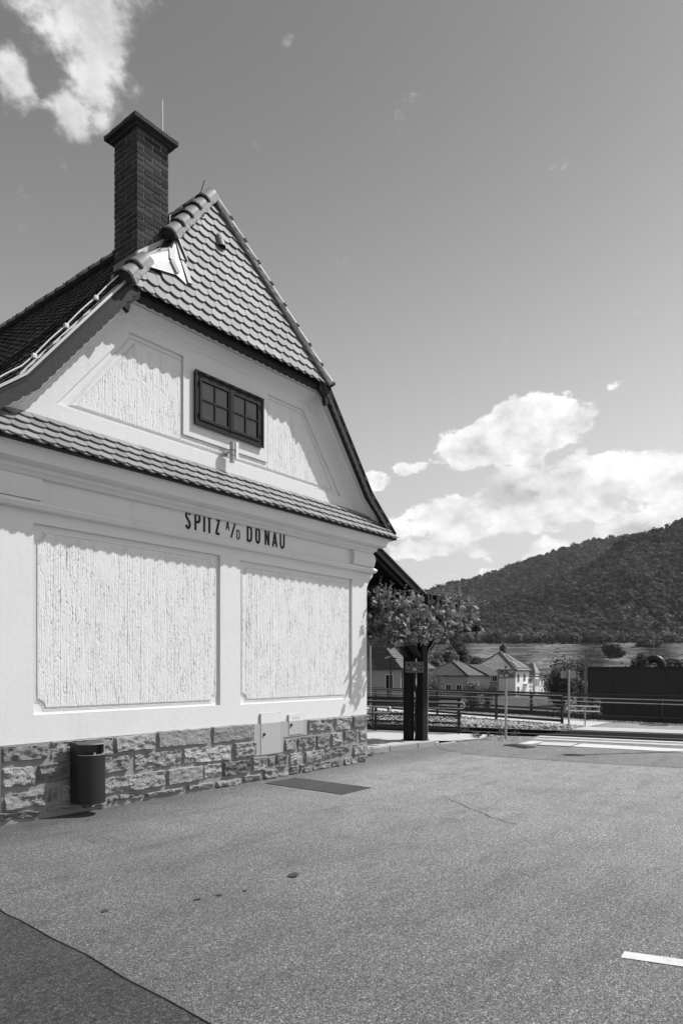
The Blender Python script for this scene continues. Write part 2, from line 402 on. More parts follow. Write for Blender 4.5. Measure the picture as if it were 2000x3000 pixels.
# newer dark asphalt in the lower left corner, with a ragged joint
edge = []
for i in range(61):
    y = -2.0 - i * .2
    x = -7.53 + .05 * (y + 2.5) * 1.0 + .03 * noise.noise((0, y * 2.1, 0)) + .014 * noise.noise((3, y * 9, 0))
    edge.append((x, y, .004))
p = MB()
for i in range(60): p.poly([edge[i], (-16, edge[i][1], .004), (-16, edge[i + 1][1], .004), edge[i + 1]])
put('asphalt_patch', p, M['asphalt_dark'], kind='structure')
p = MB()
for i in range(60):
    w0 = .004 + .010 * noise.noise((9, edge[i][1] * 5, 0)); w1 = .004 + .010 * noise.noise((9, edge[i + 1][1] * 5, 0))
    p.poly([(edge[i][0] - w0, edge[i][1], .0075), (edge[i][0] + w0, edge[i][1], .0075), (edge[i + 1][0] + w1, edge[i + 1][1], .0075), (edge[i + 1][0] - w1, edge[i + 1][1], .0075)])
put('asphalt_joint', p, M['hole'], kind='structure')
# darker road surface along the crossing, worn edge
p = MB()
near = [(3.02, .30), (2.75, .12), (2.25, -.35), (2.02, -.80), (1.95, -1.35), (2.03, -2.2), (2.2, -3.2), (2.5, -4.55), (3.3, -9), (4.2, -14), (12, -58)]
far = [(4.0, .16), (4.6, .1), (4.75, -.2), (5.2, -.5), (5.75, -.72), (5.93, -1.6), (6.1, -2.6), (6.35, -4.0), (7.35, -9), (8.3, -14), (13, -58)]
def fine_line(l, amp, k):
    out = []
    for (a, b), (c, d) in zip(l, l[1:]):
        n = max(2, int(math.hypot(c - a, d - b) / .12)) if b > -12 else 2
        for i in range(n): out.append((a + (c - a) * i / n + amp * noise.noise((a * 3 + i, d + i * .7, k)), b + (d - b) * i / n))
    out.append(l[-1]); return out
p.poly([(a, b, .004) for a, b in fine_line(near, .022, 1)] + [(a, b, .004) for a, b in fine_line(far, .01, 2)][::-1])
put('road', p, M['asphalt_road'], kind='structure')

# far land: one polar sheet out to the horizon, valley floor then vineyard slope
def lerp_tab(x, tab):
    xs, ys = zip(*tab); return np.interp(x, xs, ys)
LAND = [(0, -.9), (18, -.9), (24, -1.6), (45, -3.2), (260, -3.4), (330, -1.0), (380, 4), (480, 12), (600, 25), (700, 30), (900, 34), (6000, 34)]
azs = np.radians(np.concatenate([np.arange(-180, -40, 4), np.arange(-40, 40, .5), np.arange(40, 181, 4)]))
rs = np.array([0.5, 6, 12, 18, 21, 24, 30, 38, 45, 60, 80, 110, 150, 200, 260, 300, 330, 355, 380, 410, 440, 480, 520, 560, 600, 650, 700, 900, 1300, 2000, 3500, 6000])
base_az = math.atan2(FWD.y, FWD.x)
def land_z(depth, az=0.0): return lerp_tab(depth, LAND)
V = []
for r_ in rs:
    for a in azs:
        zz = float(land_z(r_ * max(math.cos(a), .77))) + (0 if r_ < 30 else .35 * noise.noise((r_ * .02, a * r_ * .02, 1)))
        V.append((EYE.x + r_ * math.cos(base_az - a), EYE.y + r_ * math.sin(base_az - a), zz))
na = len(azs); F = [(i * na + k, i * na + k + 1, (i + 1) * na + k + 1, (i + 1) * na + k) for i in range(len(rs) - 1) for k in range(na - 1)]
bigmesh('valley_ground', V, F, M['field'], smooth=True, kind='structure')


def at(px, py, depth):   # direction of a point of the photograph -> world point at that distance ahead
    d = FWD + RGT * ((px - 1000) / 2000) + Vector((0, 0, (1963 - py) / 2000))
    return EYE + d * depth


# embankment down to the valley behind the fence
p = MB()
bl = [(fence_x(y) + E1, y) for y in (-60, -20, -8, -1.93, .127, 2.585, 8.6, 20, 60)]
for (xa, ya), (xb, yb) in zip(bl, bl[1:]):
    p.poly([(xa, ya, 0), (xb, yb, 0), (xb + 3, yb + .7, -1.5), (xa + 3, ya + .7, -1.5)]); p.poly([(xa + 3, ya + .7, -1.5), (xb + 3, yb + .7, -1.5), (xb + 6, yb + 1.4, -3.4), (xa + 6, ya + 1.4, -3.4)])
put('embankment', p, M['field'], kind='structure', recalc=False)

# ------------------------------------------------------------------ hills with woods
NEAR = [(1080, 1925), (1180, 1860), (1300, 1812), (1400, 1788), (1480, 1762), (1590, 1722), (1690, 1685), (1750, 1648), (1798, 1612), (1832, 1582), (1890, 1572), (1936, 1556), (1974, 1543), (2000, 1533), (2150, 1480), (2400, 1430), (2800, 1420), (3400, 1500)]
FAR = [(300, 1800), (700, 1820), (1000, 1800), (1200, 1755), (1310, 1718), (1400, 1701), (1476, 1672), (1553, 1644), (1591, 1633), (1630, 1620), (1668, 1608), (1706, 1597), (1744, 1586), (1821, 1578), (1890, 1572), (2000, 1545), (2400, 1500), (3000, 1520), (3600, 1600)]
ICO = bmesh.new(); bmesh.ops.create_icosphere(ICO, subdivisions=1, radius=1)
IV = np.array([v.co[:] for v in ICO.verts], np.float32); IF = np.array([[v.index for v in f.verts] for f in ICO.faces], np.int32); ICO.free()
ICO2 = bmesh.new(); bmesh.ops.create_icosphere(ICO2, subdivisions=2, radius=1)
IV2 = np.array([v.co[:] for v in ICO2.verts], np.float32); IF2 = np.array([[v.index for v in f.verts] for f in ICO2.faces], np.int32); ICO2.free()


def blobs(name, P, Rad, hs, tone, m, base=(IV, IF), rough=.3, **kw):
    bv, bf = base; n = len(P)
    jit = 1 + rng.normal(0, rough, (n, len(bv), 1)).clip(-.55, .6)
    sc = np.stack([Rad, Rad, Rad * hs], 1)[:, None, :]
    Vv = (P[:, None, :] + bv[None] * jit * sc).reshape(-1, 3)
    Ff = (bf[None] + (np.arange(n) * len(bv))[:, None, None]).reshape(-1, 3)
    tt = np.repeat(tone, len(bv)) * rng.uniform(.8, 1.2, n * len(bv))
    return bigmesh(name, Vv, Ff, m, tone=tt, **kw)


def hill(name, ridge, d0, d1, pxs, ntrees, rad, pale, label_name, tone0):
    prof = np.array(ridge, float)
    def zr(px): return (1963 - np.interp(px, prof[:, 0], prof[:, 1])) / 2000 * d1 + 1.6
    def pos(px, t):   # t 0 at foot, 1 at ridge, up to 1.5 behind
        dep = d0 + (d1 - d0) * t; z0 = float(land_z(d0)) - 2
        top = zr(px)
        s = np.where(t <= 1, np.power(np.clip(t, 0, 9), 1.15), 1 - (t - 1) * .55)
        bumpy = 6 * np.sin(px * .012 + t * 9) * np.sin(np.clip(t, 0, 1) * math.pi)
        z = z0 + (top - z0) * s + bumpy * (t < 1)
        # keep the map direction: sideways offset grows with distance
        X = EYE.x + FWD.x * dep + RGT.x * (px - 1000) / 2000 * dep
        Y = EYE.y + FWD.y * dep + RGT.y * (px - 1000) / 2000 * dep
        return X, Y, z
    us = np.arange(pxs[0], pxs[1] + 1, 25.0); ts = np.concatenate([np.linspace(0, 1, 22), [1.15, 1.4, 1.7]])
    V = []
    for t in ts:
        for u in us: V.append(pos(u, t))
    n = len(us); F = [(i * n + k, i * n + k + 1, (i + 1) * n + k + 1, (i + 1) * n + k) for i in range(len(ts) - 1) for k in range(n - 1)]
    bigmesh(name, V, F, M['hill'], smooth=True, kind='structure')
    u = rng.uniform(pxs[0] + 20, pxs[1] - 20, ntrees); t = rng.uniform(0, 1.06, ntrees) ** .9; t = np.where(rng.uniform(0, 1, ntrees) < .07, rng.uniform(-.16, .02, ntrees), t)
    P = np.array([pos(a, b) for a, b in zip(u, t)])
    Rr = rng.uniform(.7, 1.3, ntrees) * rad
    P[:, 2] += Rr * .45 - 7 * 0
    patch = np.array([noise.noise((p_[0] * .008, p_[1] * .008, 0)) for p_ in P])
    tone = tone0 * (1 + .45 * patch) * rng.uniform(.5, 1.6, ntrees)
    low = np.clip(1 - t / .35, 0, 1)
    sel = rng.uniform(0, 1, ntrees) < pale * (.08 + low)
    tone = np.where(sel, tone * rng.uniform(1.5, 2.3, ntrees), tone)
    # each crown: a shell of leaf clumps, light and dark
    k = 30
    d = rng.normal(0, 1, (ntrees, k, 3)); d[..., 2] = np.abs(d[..., 2]) * 1.0 - .25; d /= np.linalg.norm(d, axis=2)[..., None]
    lump = 1 + .28 * np.sin(d[..., 0] * 4 + rng.uniform(0, 6, (ntrees, 1))) * np.cos(d[..., 1] * 4 + rng.uniform(0, 6, (ntrees, 1)))
    Q = P[:, None, :] + d * (Rr[:, None] * lump)[..., None] * np.array([1, 1, rng.uniform(.9, 1.15)])
    nr = d + rng.normal(0, .22, d.shape); nr /= np.linalg.norm(nr, axis=2)[..., None]
    a_ = np.cross(nr, rng.normal(0, 1, d.shape)); a_ /= np.linalg.norm(a_, axis=2)[..., None]; b_ = np.cross(nr, a_)
    s_ = (Rr[:, None] * rng.uniform(.28, .52, (ntrees, k)))[..., None]
    Vq = np.stack([Q - a_ * s_, Q + b_ * s_ * .8 + nr * s_ * .2, Q + a_ * s_, Q - b_ * s_ * .8 + nr * s_ * .2], 2).reshape(-1, 3)
    Fq = np.arange(len(Vq)).reshape(-1, 4)
    tq = np.repeat((tone[:, None] * rng.uniform(.8, 1.2, (ntrees, k))).ravel(), 4)
    bigmesh(label_name, Vq, Fq, M['forest'], tone=tq, kind='stuff', label='dense dark broadleaf wood covering the %s' % name.replace('_', ' '), category='forest')


hill('wooded_near_hill', NEAR, 640, 1000, (1060, 2260), 5200, 5.4, .5, 'near_forest', 1.1)
hill('wooded_far_ridge', FAR, 1000, 1650, (900, 2200), 6500, 6.6, .2, 'far_forest', 1.2)

# vineyard terraces: rows of vines, uncountable at this distance
V = []; F = []; T = []
for row in range(64):
    dep = 335 + (row / 63) ** 1.0 * 265
    u = 1040 + rng.uniform(0, 60)
    while u < 2150:
        L = rng.uniform(30, 160); slope = rng.uniform(-3, 3); tn = rng.uniform(.35, 1.7)
        if rng.uniform() < .82:
            steps = max(2, int(L / 12)); h = rng.uniform(.9, 1.7); w = rng.uniform(.5, .9); o = len(V)
            for s_ in range(steps + 1):
                uu = u + L * s_ / steps; dd = dep + slope * s_ / steps + 9 * math.sin(uu * .011 + 1.7) + 5 * math.sin(uu * .031)
                x = EYE.x + FWD.x * dd + RGT.x * (uu - 1000) / 2000 * dd; y = EYE.y + FWD.y * dd + RGT.y * (uu - 1000) / 2000 * dd
                z = float(land_z(dd)) - .2; hh = h * rng.uniform(.75, 1.2)
                V += [(x - FWD.x * w, y - FWD.y * w, z), (x - FWD.x * w * .7, y - FWD.y * w * .7, z + hh), (x + FWD.x * w * .7, y + FWD.y * w * .7, z + hh), (x + FWD.x * w, y + FWD.y * w, z)]
                T += [tn * rng.uniform(.8, 1.2)] * 4
            for s_ in range(steps):
                for k in range(3): F.append((o + s_ * 4 + k, o + s_ * 4 + k + 1, o + s_ * 4 + k + 5, o + s_ * 4 + k + 4))
        u += L + rng.uniform(0, 8)
bigmesh('vineyard_rows', V, F, M['vine_row'], tone=T, kind='stuff', label='terraced vineyard rows at the foot of the wooded hill', category='vineyard')

# ------------------------------------------------------------------ station building
XL, XR, XC = -6.365, 0.0, -3.24
YB = 14.0
stn = thing('station_building', (XC, 0, 0), 'white plastered station house with half-hipped tiled gable, brick chimney and rough stone plinth', 'building')

# --- wall: flared corners, two sunk panels
FL = [(.176, 3.332), (.173, 3.262), (.105, 3.201), (.048, 3.128), (.014, 3.072), (.0, 3.031)]
PAN = [(-6.008, -3.384, 1.121, 3.172), (-3.016, -.425, 1.112, 3.152)]
TOPZ = 3.95
w = MB()
zb = 0.0
def q(x0, x1, z0, z1, y=0.0): w.poly([(x0, y, z0), (x1, y, z0), (x1, y, z1), (x0, y, z1)])
q(XL, PAN[0][0], zb, 3.031); q(PAN[0][1], PAN[1][0], zb, 3.18); q(PAN[1][1], XR, zb, 3.031)
q(PAN[0][0], PAN[0][1], zb, PAN[0][2]); q(PAN[1][0], PAN[1][1], zb, PAN[1][2])
q(PAN[0][0], PAN[0][1], PAN[0][3], 3.18); q(PAN[1][0], PAN[1][1], PAN[1][3], 3.18)
for sgn, xe, xp in ((-1, XL, PAN[0][0]), (1, XR, PAN[1][1])):
    fl = [(xe + sgn * a, 0, b) for a, b in FL if b < 3.18]
    xt = xe + sgn * .081
    fl = [(xe + sgn * .081, 0, 3.18)] + fl
    w.poly([(xp, 0, 3.031), (xp, 0, 3.18)] + fl)
    w.poly([(xe + sgn * .081, 0, 3.18)] + [(xe + sgn * a, 0, b) for a, b in FL if b > 3.18][::-1] + [(xe, 0, 3.332), (xe, 0, 3.18)])
q(XL, XR, 3.18, TOPZ)
for (a, b, c, d) in PAN:
    dep = .042
    w.poly([(a, 0, c), (a, dep, c), (a, dep, d), (a, 0, d)]); w.poly([(b, 0, c), (b, dep, c), (b, dep, d), (b, 0, d)])
    w.poly([(a, 0, c), (b, 0, c), (b, dep, c), (a, dep, c)]); w.poly([(a, 0, d), (b, 0, d), (b, dep, d), (a, dep, d)])
    q(a, b, c, d, dep)
# side and back walls
for sgn, xe in ((1, XR), (-1, XL)):
    fl = FL + [(0, 0)]
    for (a0, z0), (a1, z1) in zip(fl, fl[1:]):
        w.poly([(xe + sgn * a0, 0, z0), (xe + sgn * a0, YB, z0), (xe + sgn * a1, YB, z1), (xe + sgn * a1, 0, z1)])
    w.poly([(xe, 0, 3.332), (xe, YB, 3.332), (xe, YB, TOPZ), (xe, 0, TOPZ)])
w.poly([(XL, YB, 0), (XR, YB, 0), (XR, YB, TOPZ), (XL, YB, TOPZ)])
wall = put('wall', w, M['plaster'], stn, recalc=False)


def combed(x0, x1, z0, z1, y, name, inside=None, dx=.0042, dz=.010, back=None, nr=.095):
    nx = int((x1 - x0) / dx); nz = int((z1 - z0) / dz)
    X = np.linspace(x0, x1, nx); Z = np.linspace(z0, z1, nz)
    def lp(a, k, ax):
        k = min(k, a.shape[ax]); ker = np.hanning(k + 2)[1:-1]; ker /= ker.sum()
        return np.apply_along_axis(lambda r_: np.convolve(r_, ker, 'same'), ax, a)
    def sm(k): return np.convolve(rng.normal(0, 1, nx), np.hanning(k + 2)[1:-1] / np.sqrt((np.hanning(k + 2)[1:-1] ** 2).sum()), 'same')
    col = .55 * sm(3) + .85 * sm(1)
    def norm(a): return a / (a.std() + 1e-9)
    drift = norm(.5 * norm(lp(rng.normal(0, 1, (nz, nx)), 13, 0)) + .7 * norm(lp(rng.normal(0, 1, (nz, nx)), 34, 0)))
    fine = norm(lp(rng.normal(0, 1, (nz, nx)), 3, 0))
    broad = lp(lp(rng.normal(0, 1, (nz // 4 + 1, nx // 4 + 1)), 11, 0), 9, 1); broad = np.repeat(np.repeat(broad, 4, 0), 4, 1)[:nz, :nx]
    broad = norm(broad)
    h = (.0011 * col[None] + .0008 * drift + .0009 * fine) * (1 + .3 * broad)
    pit = lp(lp(rng.normal(0, 1, (nz, nx)), 3, 0), 2, 1); thr = np.percentile(pit, 95)
    h -= np.clip((pit - thr) / pit.std() * 1.1, 0, 1) * .008
    groove = lp(rng.normal(0, 1, (nz, nx)), 34, 0); tg = np.percentile(groove, 92)
    h -= np.clip((groove - tg) / groove.std() * 1.2, 0, 1) * .0050
    h = h.clip(-.018, .009)
    ed = np.minimum.reduce([np.arange(nx)[None] + 0 * h, (nx - 1 - np.arange(nx))[None] + 0 * h, np.arange(nz)[:, None] + 0 * h, (nz - 1 - np.arange(nz))[:, None] + 0 * h])
    XX, ZZ = np.meshgrid(X, Z)
    YY = y - h
    if back is not None:    # the combed coat stands proud of the margin and has hollow corners
        YY = np.where(ed < 1, back, YY)
        for cx in (x0, x1):
            for cz in (z0, z1): YY = np.where((XX - cx) ** 2 + (ZZ - cz) ** 2 < nr * nr, back, YY)
    Vv = np.stack([XX, YY, ZZ], -1).reshape(-1, 3)
    i = (np.arange(nz - 1)[:, None] * nx + np.arange(nx - 1)[None]).ravel()
    Ff = np.stack([i, i + 1, i + nx + 1, i + nx], 1)
    if inside is not None:
        cx = XX[:-1, :-1].ravel() + dx / 2; cz = ZZ[:-1, :-1].ravel() + dz / 2
        k = np.ones(len(cx), bool)
        n = len(inside)
        for a in range(n):
            (ax, az), (bx, bz) = inside[a], inside[(a + 1) % n]
            k &= (bx - ax) * (cz - az) - (bz - az) * (cx - ax) >= 0
        Ff = Ff[k]
    return bigmesh(name, Vv, Ff, M['combed'], stn)


def bead(mb, pts, y, w_, p_, closed=True):
    n = len(pts); rg = []
    for i in range(n):
        a = Vector(pts[i - 1]); b = Vector(pts[i]); c = Vector(pts[(i + 1) % n])
        d1 = (b - a).normalized(); d2 = (c - b).normalized()
        n1 = Vector((-d1.y, d1.x)); n2 = Vector((-d2.y, d2.x)); m = (n1 + n2); m = m / max(.3, m.dot(n1))
        rg.append([(b.x, y, b.y), (b.x + m.x * w_ * .2, y - p_, b.y + m.y * w_ * .2), (b.x + m.x * w_ * .45, y - p_ * .9, b.y + m.y * w_ * .45),
                   (b.x + m.x * w_ * .55, y - p_ * .45, b.y + m.y * w_ * .55), (b.x + m.x * w_ * .9, y - p_ * .5, b.y + m.y * w_ * .9), (b.x + m.x * w_, y, b.y + m.y * w_)])
    rg.append(rg[0]); mb.rings(rg, close=False)


def notch(x0, x1, z0, z1, r, k=5):
    pts = []
    for (cx, cz, a0) in ((x0, z0, 90), (x1, z0, 180), (x1, z1, 270), (x0, z1, 0)):
        for i in range(k + 1):
            a = R(a0 - 90 * i / k); pts.append((cx + r * math.cos(a), cz + r * math.sin(a)))
    # order: go round counter-clockwise with concave corners
    out = []
    for j, (cx, cz, a0) in enumerate(((x0, z0, 90), (x1, z0, 180), (x1, z1, 270), (x0, z1, 0))):
        for i in range(k + 1):
            a = R(a0 - 90 * i / k); out.append((cx + r * math.cos(a), cz + r * math.sin(a)))
    return out


for (a, b, c, d) in PAN:
    m_ = .052; x0, x1, z0, z1 = a + m_, b - m_ - .01, c + .06, d - .085
    combed(x0, x1, z0, z1, .027, 'combed_panel', back=.046)
    r = .095
    t = MB(); bead(t, notch(x0 - .004, x1 + .004, z0 - .004, z1 + .004, r), .0415, -.026, .008)
    put('panel_moulding', t, M['plaster'], stn, smooth=False)

# --- frieze, architrave moulding, cornice (mitred round both corners)
CORN = [(.0, 3.93), (.33, 3.931), (.33, 3.871), (.297, 3.878), (.29, 3.863), (.268, 3.842), (.256, 3.818), (.251, 3.76), (.187, 3.746), (.132, 3.735), (.132, 3.692), (.111, 3.681), (.092, 3.662), (.077, 3.643), (.03, 3.640)]
ARCH = [(.03, 3.404), (.068, 3.396), (.09, 3.380), (.1015, 3.362), (.103, 3.348), (.092, 3.334), (.092, 3.330), (.083, 3.323), (.083, 3.316), (.075, 3.308), (.0, 3.3)]
cor = [lambda o: (XL - o, YB), lambda o: (XL - o, -o), lambda o: (XR + o, -o), lambda o: (XR + o, YB)]
c_ = MB(); sweep_plan(c_, CORN, cor); put('cornice', c_, M['plaster'], stn, recalc=False)
c_ = MB(); sweep_plan(c_, ARCH, [lambda o: (XL - .08 - o, YB), lambda o: (XL - .08 - o, -o), lambda o: (XR + .08 + o, -o), lambda o: (XR + .08 + o, YB)]); put('architrave', c_, M['plaster'], stn, recalc=False)
c_ = MB(); sweep_plan(c_, [(.03, 3.642), (.03, 3.402)], cor); frieze = put('frieze', c_, M['plaster'], stn, recalc=False)
BUL = [(.03, 3.640), (.074, 3.640), (.099, 3.611), (.111, 3.565), (.113, 3.525), (.103, 3.451), (.087, 3.400), (.03, 3.400)]
for s in (1, -1):
    c_ = MB()
    if s > 0: cs = [lambda o: (XR - .50, -o), lambda o: (XR + o, -o), lambda o: (XR + o, .5)]
    else: cs = [lambda o: (XL - o, .5), lambda o: (XL - o, -o), lambda o: (XL + .40, -o)]
    sweep_plan(c_, BUL, cs)
    for k in (0, 2): c_.poly([(*cs[k](o), z) for o, z in BUL])
    put('cushion_frieze', c_, M['plaster'], stn, smooth=True, recalc=False)

# --- letters, built from strokes (height .226, capital grotesque)
LET = {'S': (-4.019, -3.916, 3.436, 3.664), 'P': (-3.862, -3.753, 3.437, 3.663), 'I': (-3.708, -3.684, 3.437, 3.655), 'T': (-3.656, -3.561, 3.434, 3.656), 'Z': (-3.513, -3.413, 3.437, 3.653),
       'a': (-3.318, -3.248, 3.526, 3.658), '/': (-3.238, -3.122, 3.433, 3.656), 'd': (-3.116, -3.050, 3.430, 3.561), 'D': (-2.922, -2.811, 3.428, 3.652), 'O': (-2.757, -2.651, 3.430, 3.655),
       'N': (-2.564, -2.463, 3.430, 3.653), 'A': (-2.410, -2.294, 3.430, 3.652), 'U': (-2.247, -2.135, 3.428, 3.652)}


def arc(cx, cy, rx, ry, a0, a1, n=9): return [(cx + rx * math.cos(R(a0 + (a1 - a0) * i / n)), cy + ry * math.sin(R(a0 + (a1 - a0) * i / n))) for i in range(n + 1)]
GLY = {'S': [arc(.5, .76, .42, .19, 10, 180) + arc(.5, .76, .42, .19, 185, 245, 4) + arc(.5, .26, .42, .21, 65, -5, 5) + arc(.5, .24, .42, .19, -10, -170)],
       'P': [[(.0, 0), (.0, 1)], [(0, .95)] + arc(.5, .72, .45, .23, 90, -90) + [(0, .49)]], 'I': [[(.5, 0), (.5, 1)]], 'T': [[(0, .95), (1, .95)], [(.5, 0), (.5, .95)]],
       'Z': [[(.03, .94), (.97, .94)], [(.93, .97), (.07, .03)], [(.03, .06), (1, .06)]], 'a': [[(0, 0), (.5, 1)], [(.5, 1), (1, 0)], [(.2, .3), (.8, .3)]], '/': [[(.05, 0), (.95, 1)]],
       'd': [[(0, 0), (0, 1)], [(0, .95)] + arc(.4, .7, .55, .25, 90, 0, 5) + arc(.4, .3, .55, .25, 0, -90, 5) + [(0, .05)]],
       'D': [[(0, 0), (0, 1)], [(0, .95)] + arc(.45, .7, .5, .25, 90, 0, 5) + arc(.45, .3, .5, .25, 0, -90, 5) + [(0, .05)]],
       'O': [arc(.5, .7, .46, .26, 0, 180) + arc(.5, .3, .46, .26, 180, 360) + [(.96, .7)]], 'N': [[(0, 0), (0, 1)], [(0, .98), (1, .02)], [(1, 0), (1, 1)]], 'A': [[(0, 0), (.5, 1)], [(.5, 1), (1, 0)], [(.2, .27), (.8, .27)]],
       'U': [[(0, 1)] + arc(.5, .3, .48, .26, 180, 360) + [(1, 1)]]}
lettering = link('lettering', None, None, stn)
lettering.empty_display_size = .1
for ch, (x0, x1, z0, z1) in LET.items():
    wd = .017 if ch in 'ad' else (.028 if ch == '/' else .0345)
    mb = MB(); hw = wd / 2
    for path in GLY[ch]:
        pts = [Vector((x0 + hw + (x1 - x0 - wd) * a, z0 + (z1 - z0) * b)) for a, b in path]
        n = len(pts); L = []; Rr = []
        for i in range(n):
            d1 = (pts[i] - pts[i - 1]).normalized() if i else (pts[1] - pts[0]).normalized()
            d2 = (pts[i + 1] - pts[i]).normalized() if i < n - 1 else d1
            n1 = Vector((-d1.y, d1.x)); n2 = Vector((-d2.y, d2.x)); m = n1 + n2
            m = m / max(.45, m.dot(n1)) if m.length > .1 else n1
            L.append(pts[i] + m * hw); Rr.append(pts[i] - m * hw)
        for i in range(n - 1):
            mb.prism([(v.x, -.0305, v.y) for v in (L[i], L[i + 1], Rr[i + 1], Rr[i])], (0, -.004 - .0003 * (len(mb.f) % 5), 0))
    put('letter', mb, M['letter'], lettering)

# --- stone plinth
STONES = [[-6.36, 0.827, -5.852, 0.811, -5.862, 0.638, -6.362, 0.649], [-5.842, 0.832, -5.062, 0.822, -5.062, 0.597, -5.839, 0.621], [-5.054, 0.817, -4.471, 0.834, -4.471, 0.611, -5.047, 0.625], [-4.452, 0.839, -3.595, 0.833, -3.604, 0.604, -4.447, 0.622], [-3.563, 0.835, -2.773, 0.826, -2.773, 0.611, -3.557, 0.607], [-6.358, 0.599, -6.014, 0.593, -6.014, 0.371, -6.362, 0.386], [-5.985, 0.599, -5.585, 0.6, -5.595, 0.368, -5.99, 0.372], [-5.564, 0.598, -4.825, 0.597, -4.837, 0.408, -5.564, 0.374], [-4.786, 0.587, -4.073, 0.595, -4.076, 0.371, -4.786, 0.377], [-4.05, 0.6, -3.193, 0.584, -3.203, 0.351, -4.05, 0.375], [-3.177, 0.59, -2.726, 0.576, -2.726, 0.356, -3.163, 0.369], [-6.349, 0.335, -5.864, 0.337, -5.864, 0.148, -6.349, 0.147], [-5.849, 0.335, -5.734, 0.362, -5.734, 0.176, -5.854, 0.165], [-5.719, 0.36, -5.399, 0.343, -5.399, 0.146, -5.714, 0.144], [-5.384, 0.354, -4.328, 0.351, -4.328, 0.139, -5.384, 0.156], [-4.302, 0.348, -3.735, 0.348, -3.735, 0.139, -4.298, 0.128], [-3.717, 0.353, -3.387, 0.34, -3.387, 0.132, -3.717, 0.144], [-3.373, 0.354, -2.849, 0.338, -2.86, 0.129, -3.369, 0.13], [-2.828, 0.351, -2.503, 0.342, -2.512, 0.136, -2.828, 0.141], [-6.411, 0.139, -5.951, 0.11, -5.951, 0.026, -6.411, 0.046], [-5.883, 0.142, -5.517, 0.124, -5.527, 0.038, -5.883, 0.034], [-5.463, 0.091, -5.149, 0.109, -5.149, 0.028, -5.442, 0.034], [-5.132, 0.111, -4.992, 0.112, -4.998, 0.04, -5.132, 0.03], [-4.988, 0.117, -4.647, 0.121, -4.647, 0.028, -4.988, 0.053], [-4.623, 0.098, -4.006, 0.103, -3.997, 0.024, -4.623, 0.031], [-3.971, 0.105, -3.528, 0.098, -3.528, -0.005, -3.989, 0.03], [-3.499, 0.094, -3.039, 0.097, -3.029, -0.004, -3.49, 0.005], [-2.987, 0.106, -2.631, 0.11, -2.62, 0.006, -2.997, 0.007], [-2.323, 0.355, -2.114, 0.355, -2.094, 0.125, -2.323, 0.143], [-2.477, 0.329, -2.352, 0.327, -2.352, 0.16, -2.477, 0.174], [-2.022, 0.34, -1.675, 0.328, -1.814, 0.136, -2.022, 0.152], [-1.675, 0.335, -1.223, 0.337, -1.223, 0.145, -1.675, 0.128], [-1.207, 0.343, -0.503, 0.343, -0.516, 0.165, -1.207, 0.136], [-0.427, 0.344, -0.03, 0.35, -0.044, 0.135, -0.439, 0.142], [-2.134, 0.557, -1.867, 0.553, -1.867, 0.353, -2.124, 0.36], [-1.846, 0.563, -1.427, 0.577, -1.423, 0.37, -1.846, 0.348], [-1.4, 0.565, -1.067, 0.562, -1.067, 0.346, -1.4, 0.346], [-1.031, 0.575, -0.722, 0.583, -0.722, 0.354, -1.031, 0.35], [-0.692, 0.589, -0.278, 0.591, -0.284, 0.363, -0.692, 0.366], [-0.25, 0.594, -0.03, 0.591, -0.03, 0.358, -0.25, 0.368], [-1.588, 0.823, -0.965, 0.818, -0.984, 0.616, -1.61, 0.616], [-0.931, 0.824, -0.496, 0.816, -0.516, 0.6, -0.931, 0.59], [-0.452, 0.826, -0.039, 0.824, -0.039, 0.599, -0.452, 0.611], [-2.591, 0.147, -2.283, 0.139, -2.264, 0.007, -2.591, 0.007], [-2.264, 0.123, -2.043, 0.119, -2.043, -0.006, -2.264, 0.0], [-2.012, 0.143, -1.814, 0.136, -1.814, 0.008, -2.033, 0.013], [-1.793, 0.148, -1.697, 0.152, -1.729, 0.013, -1.793, 0.013], [-1.697, 0.087, -1.523, 0.104, -1.523, -0.012, -1.729, -0.002], [-1.478, 0.114, -1.036, 0.126, -1.036, 0.006, -1.489, -0.008], [-1.007, 0.123, -0.717, 0.124, -0.717, 0.001, -1.007, -0.004], [-0.679, 0.12, -0.529, 0.136, -0.529, -0.004, -0.679, -0.003], [-0.503, 0.133, -0.336, 0.124, -0.323, -0.003, -0.503, -0.007], [-0.284, 0.111, -0.03, 0.134, -0.03, 0.006, -0.284, 0.001], [-2.991, 0.083, -2.638, 0.113, -2.629, 0.018, -2.982, 0.024]]
plinth = MB()
plinth.box(XL + .01, XR - .012, -.014, .05, -.3, .822)
plinth = put('stone_plinth', plinth, M['mortar'], stn)


